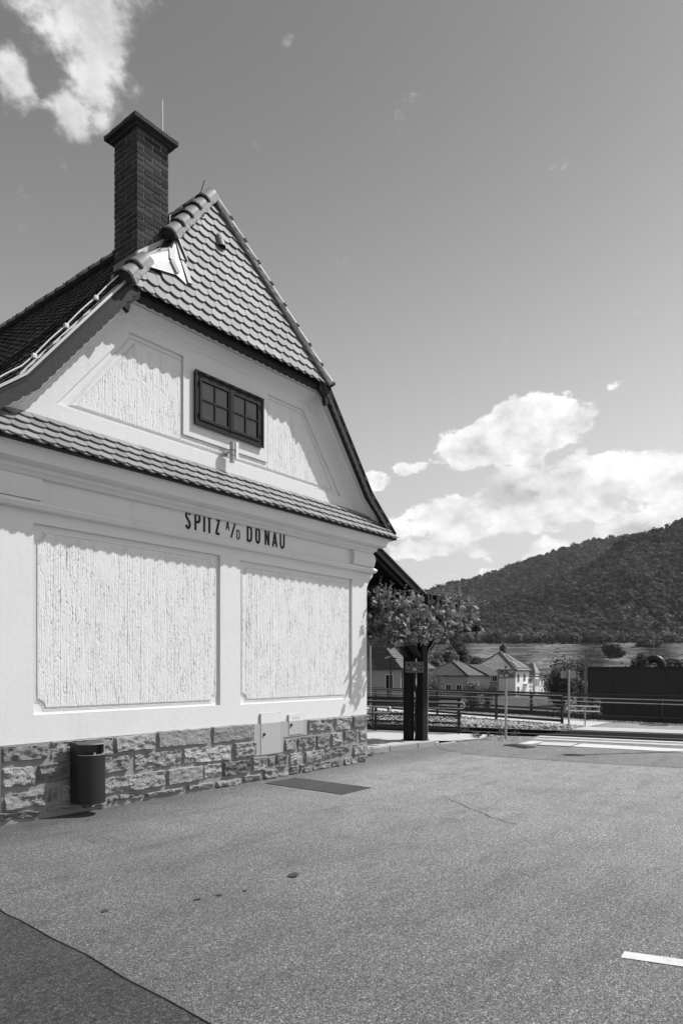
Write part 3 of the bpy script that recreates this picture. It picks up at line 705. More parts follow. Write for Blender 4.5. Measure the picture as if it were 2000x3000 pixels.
def stone_mesh(qd, seed, rough=1.0):
    tl, tr, br, bl = [Vector((qd[i], qd[i + 1])) for i in range(0, 8, 2)]
    W = (tr - tl).length; H = max(.05, (tl - bl).length)
    nx = max(9, int(W / .020)); nz = max(7, int(H / .019)); proud = .040 + .028 * rnd.random(); tilt = rnd.uniform(-.016, .022); tx = rnd.uniform(-.012, .012)
    V = []; F = []
    jit = [Vector((rnd.uniform(-.006, .006), rnd.uniform(-.006, .006))) for _ in range(4)]
    tl += jit[0]; tr += jit[1]; br += jit[2]; bl += jit[3]
    for j in range(nz + 1):
        for i in range(nx + 1):
            u = i / nx; v = j / nz
            p = (bl * (1 - u) + br * u) * (1 - v) + (tl * (1 - u) + tr * u) * v
            # uneven outline
            e = min(u * W, (1 - u) * W, v * H, (1 - v) * H)
            bx = noise.noise((p.x * 9 + seed, p.y * 9, 0)) * .012; bz = noise.noise((p.x * 9, p.y * 9 + seed, 5)) * .013
            # rounded corners
            du = min(u, 1 - u) * W; dv = min(v, 1 - v) * H; rc = .02
            px, pz = p.x + bx, p.y + bz
            if du < rc and dv < rc:
                ox = rc - du; oz = rc - dv; k = math.hypot(ox, oz)
                if k > rc:
                    f = (k - rc) / k; px += ox * f * (1 if u < .5 else -1); pz += oz * f * (1 if v < .5 else -1)
            f = min(1, e / .016); f = f ** .5
            q_ = Vector((p.x * 1.0, 0, p.y * 1.4))
            n1 = noise.fractal((q_.x * 11 + seed, seed * 1.7, q_.z * 11), .6, 2.1, 5)
            n2 = noise.ridged_multi_fractal((q_.x * 4 + seed * 2, 0, q_.z * 6), .9, 2.2, 4, .8, 2.0) - 1.2
            y = -(.005 + f * (proud + tilt * (v - .5) * 2 + tx * (u - .5) * 2 + rough * (n1 * .024 + n2 * .020)))
            if e < 1e-6: y = .02
            V.append((px, min(y, .02), pz))
    for j in range(nz):
        for i in range(nx):
            a = j * (nx + 1) + i; F.append((a, a + 1, a + nx + 2, a + nx + 1))
    return V, F


SMOOTHED = {3, 4, 15, 42}
for k, qd in enumerate(STONES):
    V, F = stone_mesh(qd, k * 3.77 + 1, .45 if k in SMOOTHED else 1.0)
    o = bigmesh('stone', V, F, M['stone'], plinth, smooth=True)
    o.data.materials.clear(); o.data.materials.append(M['stone'])
    bm = bmesh.new(); bm.from_mesh(o.data)
    for e in bm.edges:
        if len(e.link_faces) == 2 and e.calc_face_angle(0) > R(13): e.smooth = False
    bm.to_mesh(o.data); bm.free()
# side stones round the corner on the platform side
for zi, (z0, z1) in enumerate(((.02, .12), (.14, .345), (.365, .59), (.61, .825))):
    y = .02
    while y < 3:
        L = rnd.uniform(.3, .6)
        mb = MB(); mb.box(-.002, .035 + rnd.uniform(0, .02), y, y + L - .025, z0, z1)
        put('stone', mb, M['stone'], plinth, bevel=.012); y += L
# smooth grey render round the meter doors
t = MB(); t.poly([(-2.74, -.0165, .36), (-2.66, -.0165, .36), (-2.66, -.0165, .812), (-2.74, -.0165, .815)])
t = MB(); t.prism([(-2.768, -.010, .364), (-2.16, -.010, .364), (-2.16, -.010, .585), (-1.62, -.010, .585), (-1.62, -.010, .812), (-2.768, -.010, .818)], (0, -.012, 0))
put('render_patch', t, M['grey_plaster'], stn)
for (x0, x1, z0, z1), kx in (((-2.633, -2.233, .364, .959), -2.575), ((-2.037, -1.709, .611, .911), -1.995)):
    # door painted white above the plinth line and grey below, as the wall behind it
    d = link('meter_door', None, None, stn); 
    for nm, a, b, mm in (('lower_leaf', z0, .815, 'door'), ('upper_leaf', .817, z1, 'plaster')):
        t = MB(); t.box(x0, x1, -.0295, .01, a, b); put(nm, t, M[mm], d)
    t = MB()
    for bx in ((x0 - .007, x0, z0 - .007, z1 + .007), (x1, x1 + .007, z0 - .007, z1 + .007)): t.box(bx[0], bx[1], -.0255, .0, bx[2], bx[3])
    t.box(x0, x1, -.0255, 0, z1, z1 + .006); t.box(x0, x1, -.0255, 0, z0 - .006, z0); put('door_gap', t, M['grey_plaster'], d)
    t = MB(); t.tube([(kx, -.028, (z0 + z1) / 2), (kx, -.045, (z0 + z1) / 2)], .021, 12); put('lock', t, M['iron'], d, smooth=True)
    if z1 < .93:
        for i in range(5):
            t = MB(); t.box(x0 + .08 + i * .036, x0 + .087 + i * .036, -.0312, -.029, .85, .885); put('vent_slot', t, M['sign_back'], d)

# --- gable wall above the skirt roof
GO = [(-6.72, 4.10), (-6.25, 4.56), (-5.06, 6.03), (-1.42, 6.03), (-.23, 4.56), (.24, 4.10)]
WS = (-4.014, -2.468, 4.662)           # window surround: left, right, bottom of the raised band
LF = [(-5.756, 4.518), (-4.815, 5.672)]; RF = [(-.735, 4.510), (-1.673, 5.672)]
t = MB(); y = 0.0
def P3(l, y=0.0): return [(a, y, b) for a, b in l]
t.poly(P3([GO[0], LF[0], LF[1], GO[2], GO[1]]))
t.poly(P3([GO[5], GO[4], GO[3], RF[1], RF[0]]))
t.poly(P3([GO[0], GO[5], RF[0], (-.735, 4.509), LF[0]]))
t.poly(P3([LF[1], (-4.014, 5.672), (-2.468, 5.672), RF[1], GO[3], GO[2]]))
t.poly(P3([(WS[0], WS[2]), (WS[1], WS[2]), (WS[1], 5.672), (WS[0], 5.672)]))
dep = .034
fld = [LF[0], RF[0], RF[1], (WS[1], 5.672), (WS[1], WS[2]), (WS[0], WS[2]), (WS[0], 5.672), LF[1]]
for a, b in zip(fld, fld[1:] + fld[:1]): t.poly([(a[0], 0, a[1]), (b[0], 0, b[1]), (b[0], dep, b[1]), (a[0], dep, a[1])])
t.poly(P3([LF[0], RF[0], RF[1], LF[1]], dep))
put('gable_wall', t, M['plaster'], stn, recalc=False)
# combed fields left, right and the strip under the window
FLD = [('L', [(-5.50, 4.585), (-4.045, 4.585), (-4.045, 5.575), (-4.72, 5.575)]), ('R', [(-2.437, 4.585), (-.985, 4.585), (-1.73, 5.575), (-2.437, 5.575)]), ('B', [(-4.0445, 4.585), (-2.4375, 4.585), (-2.4375, 4.655), (-4.0445, 4.655)])]
for nm, poly in FLD:
    xs = [p_[0] for p_ in poly]; zs = [p_[1] for p_ in poly]
    combed(min(xs), max(xs), min(zs), max(zs), .024, 'combed_panel', inside=poly, dx=.005, dz=.011)
t = MB(); bead(t, [(-5.54, 4.585), (-.945, 4.585), (-1.705, 5.60), (-2.43, 5.60), (-2.43, 5.59), (-1.72, 5.59), (-.965, 4.592), (-5.52, 4.592), (-4.74, 5.59), (-4.05, 5.59), (-4.05, 5.60), (-4.75, 5.60)][:2] + [(-1.70, 5.61), (-4.78, 5.61)], .0335, -.028, .014)
put('panel_moulding', t, M['plaster'], stn)
# stepped plaster moulding under the eaves
def sweep_xz(mb, path, prof, closed=False):
    rg = []; n = len(path)
    for i in range(n):
        b = Vector(path[i]); d1 = (b - Vector(path[i - 1])).normalized() if i else (Vector(path[1]) - b).normalized()
        d2 = (Vector(path[i + 1]) - b).normalized() if i < n - 1 else d1
        n1 = Vector((d1.y, -d1.x)); n2 = Vector((d2.y, -d2.x)); m = n1 + n2; m = m / max(.3, m.dot(n1))
        rg.append([(b.x + m.x * d, -p_, b.y + m.y * d) for d, p_ in prof])
    mb.rings(rg, close=False)
MP = [(-.05, .16), (.0, .16), (.01, .15), (.02, .15), (.045, .13), (.05, .118), (.075, .112), (.085, .095), (.125, .055), (.15, .042), (.155, .03), (.19, .026), (.2, .014), (.225, .012), (.23, -.001)]
t = MB(); sweep_xz(t, GO, MP); put('gable_moulding', t, M['plaster'], stn, smooth=True, angle=25, recalc=False)

# --- gable window
win = link('gable_window', None, None, stn)
wx0, wx1, wz0, wz1 = -3.846, -2.604, 4.838, 5.534
t = MB(); fw = .062
t.box(wx0, wx1, -.035, .02, wz0, wz0 + fw); t.box(wx0, wx1, -.035, .02, wz1 - fw, wz1); t.box(wx0, wx0 + fw, -.035, .02, wz0 + fw, wz1 - fw); t.box(wx1 - fw, wx1, -.035, .02, wz0 + fw, wz1 - fw)
t.box(wx0 - .012, wx1 + .012, -.05, -.036, wz0 - .012, wz0 + .016); t.box(wx0 - .012, wx1 + .012, -.05, -.036, wz1 - .016, wz1 + .012); t.box(wx0 - .012, wx0 + .016, -.05, -.036, wz0 + .016, wz1 - .016); t.box(wx1 - .016, wx1 + .012, -.05, -.036, wz0 + .016, wz1 - .016)
put('outer_frame', t, M['wood'], win)
xm = (wx0 + wx1) / 2
for x0, x1 in ((wx0 + fw + .006, xm - .012), (xm + .012, wx1 - fw - .006)):
    t = MB(); s_ = .036; a, b = wz0 + fw + .006, wz1 - fw - .006
    t.box(x0, x1, -.045, -.01, a, a + s_); t.box(x0, x1, -.045, -.01, b - s_, b); t.box(x0, x0 + s_, -.045, -.01, a + s_, b - s_); t.box(x1 - s_, x1, -.045, -.01, a + s_, b - s_)
    t.box((x0 + x1) / 2 - .011, (x0 + x1) / 2 + .011, -.038, -.014, a + s_, b - s_)
    zm = (a + b) / 2; t.box(x0 + s_, (x0 + x1) / 2 - .011, -.038, -.014, zm - .011, zm + .011); t.box((x0 + x1) / 2 + .011, x1 - s_, -.038, -.014, zm - .011, zm + .011)
    put('sash', t, M['wood'], win)
    for px_ in ((x0 + s_, (x0 + x1) / 2 - .011), ((x0 + x1) / 2 + .011, x1 - s_)):
        for pz in ((a + s_, zm - .011), (zm + .011, b - s_)):
            t = MB(); t.box(px_[0], px_[1], -.024, -.019, pz[0], pz[1]); ob = put('pane', t, M['glass'], win)
    t = MB()
    t.box(x0 + s_, x1 - s_, -.047, -.040, a + s_ * .7, a + s_); t.box(x0 + s_, (x0 + x1) / 2 - .012, -.041, -.0385, zm + .004, zm + .011); t.box((x0 + x1) / 2 + .012, x1 - s_, -.041, -.0385, zm + .004, zm + .011)
    put('putty_edge', t, M['board'], win)
t = MB(); t.box(xm - .02, xm + .02, -.052, -.012, wz0 + fw, wz1 - fw); put('mullion', t, M['wood'], win)
t = MB()
for z in (wz0 + .14, wz1 - .14):
    t.tube([(wx0 + fw, -.05, z - .03), (wx0 + fw, -.05, z + .03)], .010, 8); t.tube([(wx1 - fw, -.05, z - .03), (wx1 - fw, -.05, z + .03)], .010, 8)
put('hinge', t, M['iron'], win)

# ------------------------------------------------------------------ roof
HE = -.27; HZ = 6.09; AY = .36; AZ = 8.28; HXL, HXR = -5.035, -1.446
RK = [(.50, 3.985), (-.251, 4.59), (HXR, HZ), (XC, AZ)]          # section of the main roof, right half
def mir(p): return (2 * XC - p[0], p[1])
def hip_y(z): return HE + (z - HZ) / (AZ - HZ) * (AY - HE)
OV = -.29
for sgn in (1, -1):
    f = (lambda p: p) if sgn > 0 else mir
    t = MB()
    (e0, e1), (k0, k1), (h0, h1), (a0, a1) = [f(p_) for p_ in RK]
    for dz in (0, -.05):
        t.poly([(e0, OV, e1 + dz), (e0, YB + .3, e1 + dz), (k0, YB + .3, k1 + dz), (k0, OV, k1 + dz)])
        t.poly([(k0, OV, k1 + dz), (k0, YB + .3, k1 + dz), (a0, YB + .3, a1 + dz), (a0, AY, a1 + dz), (h0, OV, h1 + dz)])
    t.poly([(e0, OV, e1), (k0, OV, k1), (k0, OV, k1 - .05), (e0, OV, e1 - .05)]); t.poly([(k0, OV, k1), (h0, OV, h1), (h0, OV, h1 - .05), (k0, OV, k1 - .05)])
    t.poly([(e0, OV, e1), (e0, YB + .3, e1), (e0, YB + .3, e1 - .05), (e0, OV, e1 - .05)])
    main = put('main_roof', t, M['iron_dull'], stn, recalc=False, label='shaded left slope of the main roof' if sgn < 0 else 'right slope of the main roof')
    # beaver-tail courses of the main slope, past single counting
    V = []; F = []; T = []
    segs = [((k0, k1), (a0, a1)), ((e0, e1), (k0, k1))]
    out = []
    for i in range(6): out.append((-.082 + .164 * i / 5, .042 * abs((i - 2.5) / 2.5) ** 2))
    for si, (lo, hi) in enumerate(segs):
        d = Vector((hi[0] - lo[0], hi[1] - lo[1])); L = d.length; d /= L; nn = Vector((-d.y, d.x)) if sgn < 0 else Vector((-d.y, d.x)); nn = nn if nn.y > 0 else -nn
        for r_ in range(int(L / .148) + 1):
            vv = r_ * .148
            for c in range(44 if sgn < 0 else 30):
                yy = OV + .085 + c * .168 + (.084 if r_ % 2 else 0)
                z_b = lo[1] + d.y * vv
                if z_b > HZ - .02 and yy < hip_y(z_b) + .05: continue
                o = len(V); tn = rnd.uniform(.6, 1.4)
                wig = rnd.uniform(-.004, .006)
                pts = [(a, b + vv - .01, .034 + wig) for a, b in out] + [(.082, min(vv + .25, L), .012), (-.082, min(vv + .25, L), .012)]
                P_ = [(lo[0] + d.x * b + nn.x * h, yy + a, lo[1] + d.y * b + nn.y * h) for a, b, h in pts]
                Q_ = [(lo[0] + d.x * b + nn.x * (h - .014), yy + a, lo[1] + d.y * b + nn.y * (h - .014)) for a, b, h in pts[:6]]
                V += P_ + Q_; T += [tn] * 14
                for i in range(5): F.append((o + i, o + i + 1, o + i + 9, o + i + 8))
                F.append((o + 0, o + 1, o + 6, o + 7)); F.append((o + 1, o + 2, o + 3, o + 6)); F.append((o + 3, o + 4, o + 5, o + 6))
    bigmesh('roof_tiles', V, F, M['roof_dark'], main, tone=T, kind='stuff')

# hip face: every beaver-tail tile its own object
hs = Vector((0, AY - HE, AZ - HZ)); HL = hs.length; hs /= HL; hn = Vector((0, -hs.z, hs.y)); hx = Vector((1, 0, 0))
t = MB(); t.poly([(HXL, HE, HZ - .01), (HXR, HE, HZ - .01), (XC, AY, AZ - .01)]); t.poly([(HXL, HE + .05, HZ - .02), (HXR, HE + .05, HZ - .02), (XC, AY + .05, AZ - .03)])
hip = put('hip_roof', t, M['iron_dull'], stn, recalc=False)


def tile_mesh(seed):
    r_ = random.Random(seed); n = 7; w_ = .0815
    top = [(-w_ + 2 * w_ * i / n, .040 * abs((i - n / 2) / (n / 2)) ** 2.2, 0) for i in range(n + 1)] + [(w_, .30, 0), (-w_, .30, 0)]
    k = len(top); V = [(a, b, c + .007) for a, b, c in top] + [(a, b, c - .007) for a, b, c in top]
    F = [tuple(range(k)), tuple(range(k, 2 * k))[::-1]] + [(i, i + k, (i + 1) % k + k, (i + 1) % k) for i in range(k)]
    mb = MB(); mb.add(V, F); me = mb.mesh('roof_tile', recalc=True); me.materials.append(M['tile']); return me


TM = [tile_mesh(i) for i in range(3)]


def lay(parent, me, origin, ax, up, nrm, u, v, lift, tip, clips=()):
    """one tile: bottom edge at (u, v) on the plane, raised at the lower end; clips = [(co, no)] cut planes in world space"""
    upt = (up - nrm * tip).normalized(); nr = ax.cross(upt).normalized()
    if nr.dot(nrm) < 0: nr = -nr
    a = rnd.uniform(-.012, .012); ax2 = (ax + upt * a).normalized(); up2 = (upt - ax * a).normalized()
    Mx = Matrix((ax2, up2, nr)).transposed().to_4x4(); Mx.translation = origin + ax * u + up * v + nrm * (lift + rnd.uniform(-.002, .003))
    o = bpy.data.objects.new('roof_tile', me); COL.objects.link(o); o.parent = parent; o.matrix_basis = Mx
    if clips:
        bm = bmesh.new(); bm.from_mesh(me); inv = Mx.inverted()
        for co, no in clips:
            res = bmesh.ops.bisect_plane(bm, geom=bm.verts[:] + bm.edges[:] + bm.faces[:], plane_co=inv @ Vector(co), plane_no=inv.to_3x3() @ Vector(no), clear_outer=True)
            ed = [e for e in res['geom_cut'] if isinstance(e, bmesh.types.BMEdge)]
            if ed: bmesh.ops.edgeloop_fill(bm, edges=ed)
        if len(bm.verts) == 0:
            bm.free(); bpy.data.objects.remove(o); return None
        m2 = bpy.data.meshes.new('roof_tile'); bm.to_mesh(m2); bm.free(); m2.materials.append(M['tile']); o.data = m2
    return o


# zinc saddle below the chimney takes the place of some tiles (x, z on the hip face)
SAD = [(-4.88, 6.42), (-4.62, 6.40), (-4.28, 6.52), (-4.13, 6.46), (-4.20, 7.05), (-4.5, 7.2), (-4.9, 7.0)]
def inside(pt, poly):
    c = False; n = len(poly)
    for i in range(n):
        (x0, y0), (x1, y1) = poly[i - 1], poly[i]
        if (y0 > pt[1]) != (y1 > pt[1]) and pt[0] < (x1 - x0) * (pt[1] - y0) / (y1 - y0) + x0: c = not c
    return c


ORG = Vector((0, HE, HZ))
slopeL = (XC - HXL) / HL; lno = Vector((-1, 0, 0)) + hs * 0
for r_ in range(-1, 16):
    v = max(0, r_) * .1475 - .035
    xl = HXL + slopeL * max(v, 0) ; xr = 2 * XC - xl if False else HXR - slopeL * max(v, 0)
    off = .084 if (r_ % 2) else 0.0
    c0 = int((xl - XC) / .168) - 2
    for c in range(c0, -c0 + 1):
        u = XC + c * .168 + off
        if u < xl - .05 or u > xr + .05: continue
        if r_ < 0 and False: continue
        zt = HZ + hs.z * (v + .12)
        if inside((u, zt), SAD): continue
        cl = []
        ln = Vector((-hs.z, 0, slopeL * 1.0)).normalized()
        # cut planes through the hip lines
        dL = (Vector((XC, AY, AZ)) - Vector((HXL, HE, HZ))).normalized(); nL = dL.cross(hn).normalized(); nL = nL if nL.x < 0 else -nL
        dR = (Vector((XC, AY, AZ)) - Vector((HXR, HE, HZ))).normalized(); nR = dR.cross(hn).normalized(); nR = nR if nR.x > 0 else -nR
        if u - .1 < HXL + slopeL * (v + .32): cl.append((Vector((HXL, HE, HZ)), nL))
        if u + .1 > HXR - slopeL * (v + .32): cl.append((Vector((HXR, HE, HZ)), nR))
        if r_ >= 13: cl.append((Vector((0, AY, AZ - .01)), hs))
        lay(hip, TM[(c + r_) % 3], ORG, hx, hs, hn, u, v if r_ >= 0 else -.033, .034 if r_ >= 0 else .010, .17 if r_ >= 0 else .06, cl)


def ridge_run(parent, a, b, r0, n, end_disc=True, mortar=True, up=Vector((0, 0, 1)), r1=None):
    """overlapping half-round ridge tiles climbing from a to b"""
    a = Vector(a); b = Vector(b); d = (b - a); L = d.length; d /= L; s = d.cross(up).normalized(); u = s.cross(d).normalized(); step = L / n
    for i in range(n):
        p0 = a + d * (i * step - .02); p1 = a + d * ((i + 1) * step + .03); mb = MB(); rg = []
        for t_, rr, lift in ((0, r0, .012), (.05, r0 * 1.02, .012), (.07, r0 * .98, .010), (1, r0 * .86, -.004)):
            c = p0.lerp(p1, t_) + u * lift
            rg.append([c + s * (rr * math.cos(R(-8 + 196 * k / 12))) + u * (rr * .92 * math.sin(R(-8 + 196 * k / 12))) for k in range(13)])
        inner = [[c.lerp(sum(r_, Vector()) / 13, .13) for c in r_] for r_ in rg]
        mb.rings(rg, close=False); mb.rings(inner, close=False)
        mb.rings([rg[0], inner[0]], close=False); mb.rings([rg[-1], inner[-1]], close=False)
        put('ridge_tile', mb, M['ridge'], parent, smooth=True, angle=50, recalc=False)
        # collar of mortar at the joint
        mb = MB(); rg = []
        for t_, rr in ((-.015, r0 * .9), (-.02, r0 * 1.06), (.02, r0 * 1.07), (.045, r0 * .95)):
            c = p0 + d * t_ + u * .008
            rg.append([c + s * (rr * (1 + .05 * rnd.uniform(-1, 1)) * math.cos(R(-12 + 204 * k / 14))) + u * (rr * .92 * (1 + .05 * rnd.uniform(-1, 1)) * math.sin(R(-12 + 204 * k / 14))) for k in range(15)])
        mb.rings(rg, close=False); put('mortar_collar', mb, M['concrete_dark'], parent, recalc=False)
    if mortar:
        for sg in (1, -1):
            mb = MB(); rg = []
            for i in range(n * 6 + 1):
                c = a + d * (L * i / (n * 6)); j = [rnd.uniform(.6, 1.5) for _ in range(4)]
                rg.append([c + s * sg * r0 * .7 + u * .03, c + s * sg * (r0 * (1.0 + .10 * j[0])) + u * .015, c + s * sg * (r0 * (1.02 + .16 * j[1])) - u * .03 * j[2], c + s * sg * r0 * .8 - u * .05])
            mb.rings(rg, close=False); put('mortar_bed', mb, M['mortar_light'], parent, recalc=False)
    if end_disc:
        c = a - d * .012 + u * .01; mb = MB()
        pts = [c + s * (r0 * .93 * math.cos(R(k * 18))) + u * (r0 * .85 * math.sin(R(k * 18))) for k in range(11)] + [c - s * r0 * .8 - u * .05, c + s * r0 * .7 - u * .06]
        mb.prism(pts, d * .02); put('end_plug', mb, M['concrete_dark'], parent)


uph = (Vector((0, -.35, 1))).normalized()
AP = Vector((XC, AY, AZ)); LC = Vector((HXL, HE, HZ)); RC = Vector((HXR, HE, HZ))
nL = Vector((-.55, -.45, .7)).normalized(); nR = Vector((.55, -.45, .7)).normalized()
lf = .045
ridge_run(hip, RC - (AP - RC).normalized() * .06 + nR * lf, AP + nR * lf, .075, 9, up=nR)
ridge_run(hip, LC.lerp(AP, .45) + nL * lf, AP + nL * lf, .106, 5, up=nL)
ridge_run(hip, LC - (AP - LC).normalized() * .05 + nL * lf, LC.lerp(AP, .175) + nL * lf, .108, 2, up=nL)
ridge_run(hip, AP + Vector((0, 7.2, .03)), AP + Vector((0, .1, .03)), .10, 20, up=Vector((0, 0, 1)), mortar=False)
# ventilation tile
vt = Vector((-3.30, hip_y(7.50), 7.50)) + hn * .045
mb = MB(); rg = []
for t_, rr in ((0, .07), (.08, .068), (.16, .05), (.24, .008)):
    c = vt + hs * (t_ - .06); rg.append([c + hx * rr * math.cos(R(k * 18)) + hn * (rr * 1.0 * math.sin(R(k * 18)) - .01) for k in range(11)])
mb.rings(rg, close=False); put('vent_tile', mb, M['ridge'], hip, smooth=True, recalc=False)
mb = MB(); c = vt - hs * .05; mb.prism([c + hx * .062 * math.cos(R(k * 18)) + hn * (.062 * math.sin(R(k * 18)) - .01) for k in range(11)], hs * .01); put('vent_grille', mb, M['hole'], hip)

# skirt roof along the foot of the gable
SY, SZ = -.38, 3.925; ST = 4.318
ss = Vector((0, -SY, ST - SZ)); SL = ss.length; ss /= SL; sn = Vector((0, -ss.z, ss.y))
t = MB()
x0 = XL - .38; x1 = XR + .38
t.poly([(x0, SY, SZ - .012), (x1, SY, SZ - .012), (XR + .0, 0, ST - .012), (XL, 0, ST - .012)]); t.poly([(x0, SY, SZ - .012), (x1, SY, SZ - .012), (x1, SY, SZ - .035), (x0, SY, SZ - .035)])
t.poly([(x0, SY, SZ - .035), (x1, SY, SZ - .035), (XR + .32, -.0, SZ - .03), (XL - .32, 0, SZ - .03)])
skirt = put('skirt_roof', t, M['iron_dull'], stn, recalc=False)
SO = Vector((0, SY, SZ))
for r_ in range(-1, 4):
    v = max(0, r_) * .1465 - .03; off = .084 if r_ % 2 else 0
    for c in range(-42, 4):
        u = c * .168 + off
        if u > .40 - max(v, 0) * .7 or u < XL - .36: continue
        cl = []
        if u + .1 > .38 - (v + .33) * .71: cl.append((Vector((.385, -.385, 4)), Vector((1, 1, 0)).normalized()))
        if r_ >= 2: cl.append((Vector((0, -.003, 4)), Vector((0, 1, 0))))
        lay(skirt, TM[(c + r_) % 3], SO, hx, ss, sn, u, v if r_ >= 0 else -.028, .034 if r_ >= 0 else .010, .17 if r_ >= 0 else .05, cl)

# eaves of the hip and rakes: soffit and scalloped boards
def scallop_board(mb, path, depth, thick, y, amp=.020, per=.125, drop=.03, seed=1.0):
    """board in the XZ plane hanging below path (list of x,z) with a scalloped lower edge"""
    pts = []
    for a, b in zip(path, path[1:]):
        a = Vector(a); b = Vector(b); n = max(1, int((b - a).length / .0156))
        for i in range(n): pts.append((a.lerp(b, i / n), (b - a).normalized()))
    pts.append((Vector(path[-1]), (Vector(path[-1]) - Vector(path[-2])).normalized()))
    s = 0; last = pts[0][0]; rg = []
    for p_, d in pts:
        s += (p_ - last).length; last = p_
        nrm = Vector((d.y, -d.x)); nrm = nrm if nrm.y < 0 else -nrm
        lo = p_ + nrm * (depth + amp * abs(math.sin(math.pi * s / per)) ** .7 + .004 * noise.noise((s * 7, seed, 0))); hi = p_ + nrm * drop
        rg.append([(hi.x, y, hi.y), (lo.x, y, lo.y), (lo.x, y + thick, lo.y), (hi.x, y + thick, hi.y)])
    mb.rings(rg, close=True, caps=True)


RP = [(.46, 4.018), (-.251, 4.59), (HXR, HZ)]
t = MB(); scallop_board(t, [(HXL + .02, HZ), (HXR - .02, HZ)], .135, .025, HE + .035); put('eaves_board', t, M['wood'], stn)
t = MB(); scallop_board(t, RP, .095, .028, OV + .003, seed=4); put('barge_board', t, M['board'], stn)
t = MB(); scallop_board(t, [mir(p_) for p_ in RP], .140, .028, OV + .003, seed=7); put('barge_board', t, M['board'], stn)
# soffits
t = MB()
gp = GO[:]; outer = [mir((.46, 3.97)), mir((-.27, 4.55)), (HXL, HZ - .06), (HXR, HZ - .06), (-.27, 4.55), (.46, 3.97)]
for i in range(5):
    t.poly([(gp[i][0], -.155, gp[i][1] + .01), (gp[i + 1][0], -.155, gp[i + 1][1] + .01), (outer[i + 1][0], OV + .03, outer[i + 1][1]), (outer[i][0], OV + .03, outer[i][1])])
put('soffit', t, M['wood'], stn, recalc=False)
# corner brackets where hip and rakes meet
for sgn in (1, -1):
    f = (lambda p_: p_) if sgn > 0 else mir
    t = MB(); t.prism([(x, OV + .012, z) for x, z in [f(p_) for p_ in ((-1.62, 6.07), (-1.42, 6.075), (-1.30, 5.93), (-1.385, 5.90), (-1.41, 5.77), (-1.46, 5.74), (-1.49, 5.86), (-1.60, 5.95))]], (0, .06, 0)); put('eaves_bracket', t, M['wood'], stn)
# metal edge strip on the rakes
for sgn in (1, -1):
    f = (lambda p_: p_) if sgn > 0 else mir
    t = MB(); pp = [f((p_[0] + .012, p_[1] + .014)) for p_ in RP]
    for a, b in zip(pp, pp[1:]): t.bar((a[0], OV - .006, a[1]), (b[0], OV - .006, b[1]), .016, .026)
    put('rake_flashing', t, M['metal'] if sgn < 0 else M['iron_dull'], stn)

# --- chimney
CX0, CX1, CY0, CY1 = -4.662, -4.192, .08, .565
CZ0, CZ1 = 6.5, 8.325
t = MB(); t.box(CX0 + .008, CX1 - .008, CY0 + .010, CY1 - .008, CZ0 - .3, CZ1 + .02)
chim = put('chimney', t, M['brick_joint'], stn)
course = .0722; nco = int((CZ1 - CZ0) / course + .5)
def brick(x0, x1, y0, y1, z0, z1):
    j = lambda: rnd.uniform(-.0022, .0022)
    mb = MB(); mb.box(x0 + j(), x1 + j(), y0 + j(), y1 + j(), z0, z1); return put('brick', mb, M['brick'], chim, bevel=.0025)
for i in range(nco):
    z1 = CZ1 - i * course; z0 = z1 - course + .013
    if z0 < 6.2: break
    for face in range(4):
        lo, hi = ((CX0, CX1) if face in (0, 2) else (CY0, CY1))
        # bricks of a face stop short of the corner owned by the neighbouring face
        own = (i + face) % 2 == 0
        a, b = lo, hi
        dpt = .10
        ia = a if own else a + dpt + .014; ib = b if own else b - dpt - .014
        n = 2 if own else 1
        seams = [ia] + [ia + (ib - ia) * k / n for k in range(1, n)] + [ib]
        for k in range(n):
            p0 = seams[k] + (.0075 if k else 0); p1 = seams[k + 1] - (.0075 if k < n - 1 else 0)
            if face == 0: brick(p0, p1, CY0, CY0 + dpt, z0, z1)
            elif face == 1: brick(CX1 - dpt, CX1, p0, p1, z0, z1)
            elif face == 2: brick(p0, p1, CY1 - dpt, CY1, z0, z1)
            else: brick(CX0, CX0 + dpt, p0, p1, z0, z1)
t = MB(); nx = 14
bm = bmesh.new()
def rough_slab(x0, x1, y0, y1, z0, z1, amp, seed):
    bm = bmesh.new(); bmesh.ops.create_cube(bm, size=1)
    bmesh.ops.subdivide_edges(bm, edges=bm.edges[:], cuts=9, use_grid_fill=True)
    for v in bm.verts:
        c = v.co; p_ = Vector((x0 + (c.x + .5) * (x1 - x0), y0 + (c.y + .5) * (y1 - y0), z0 + (c.z + .5) * (z1 - z0)))
        p_ += noise.noise_vector((p_ * 18) + Vector((seed, 0, 0))) * amp; v.co = p_
    me = bpy.data.meshes.new('slab'); bm.to_mesh(me); bm.free(); return me
link('chimney_cap', rough_slab(-4.756, -4.105, -.015, .65, 8.322, 8.374, .005, 1), M['concrete_dark'], chim)
link('cap_bed', rough_slab(-4.70, -4.155, .045, .60, 8.29, 8.323, .006, 4), M['concrete_dark'], chim)
t = MB(); t.tube([(-4.2, .19, 8.36), (-4.2, .19, 8.97)], .0075, 8); put('lightning_rod', t, M['white_metal'], chim)
t = MB(); t.tube([(-4.175, .075, 7.0), (-4.175, .072, 7.45)], .008, 8); put('down_conductor', t, M['white_metal'], chim)
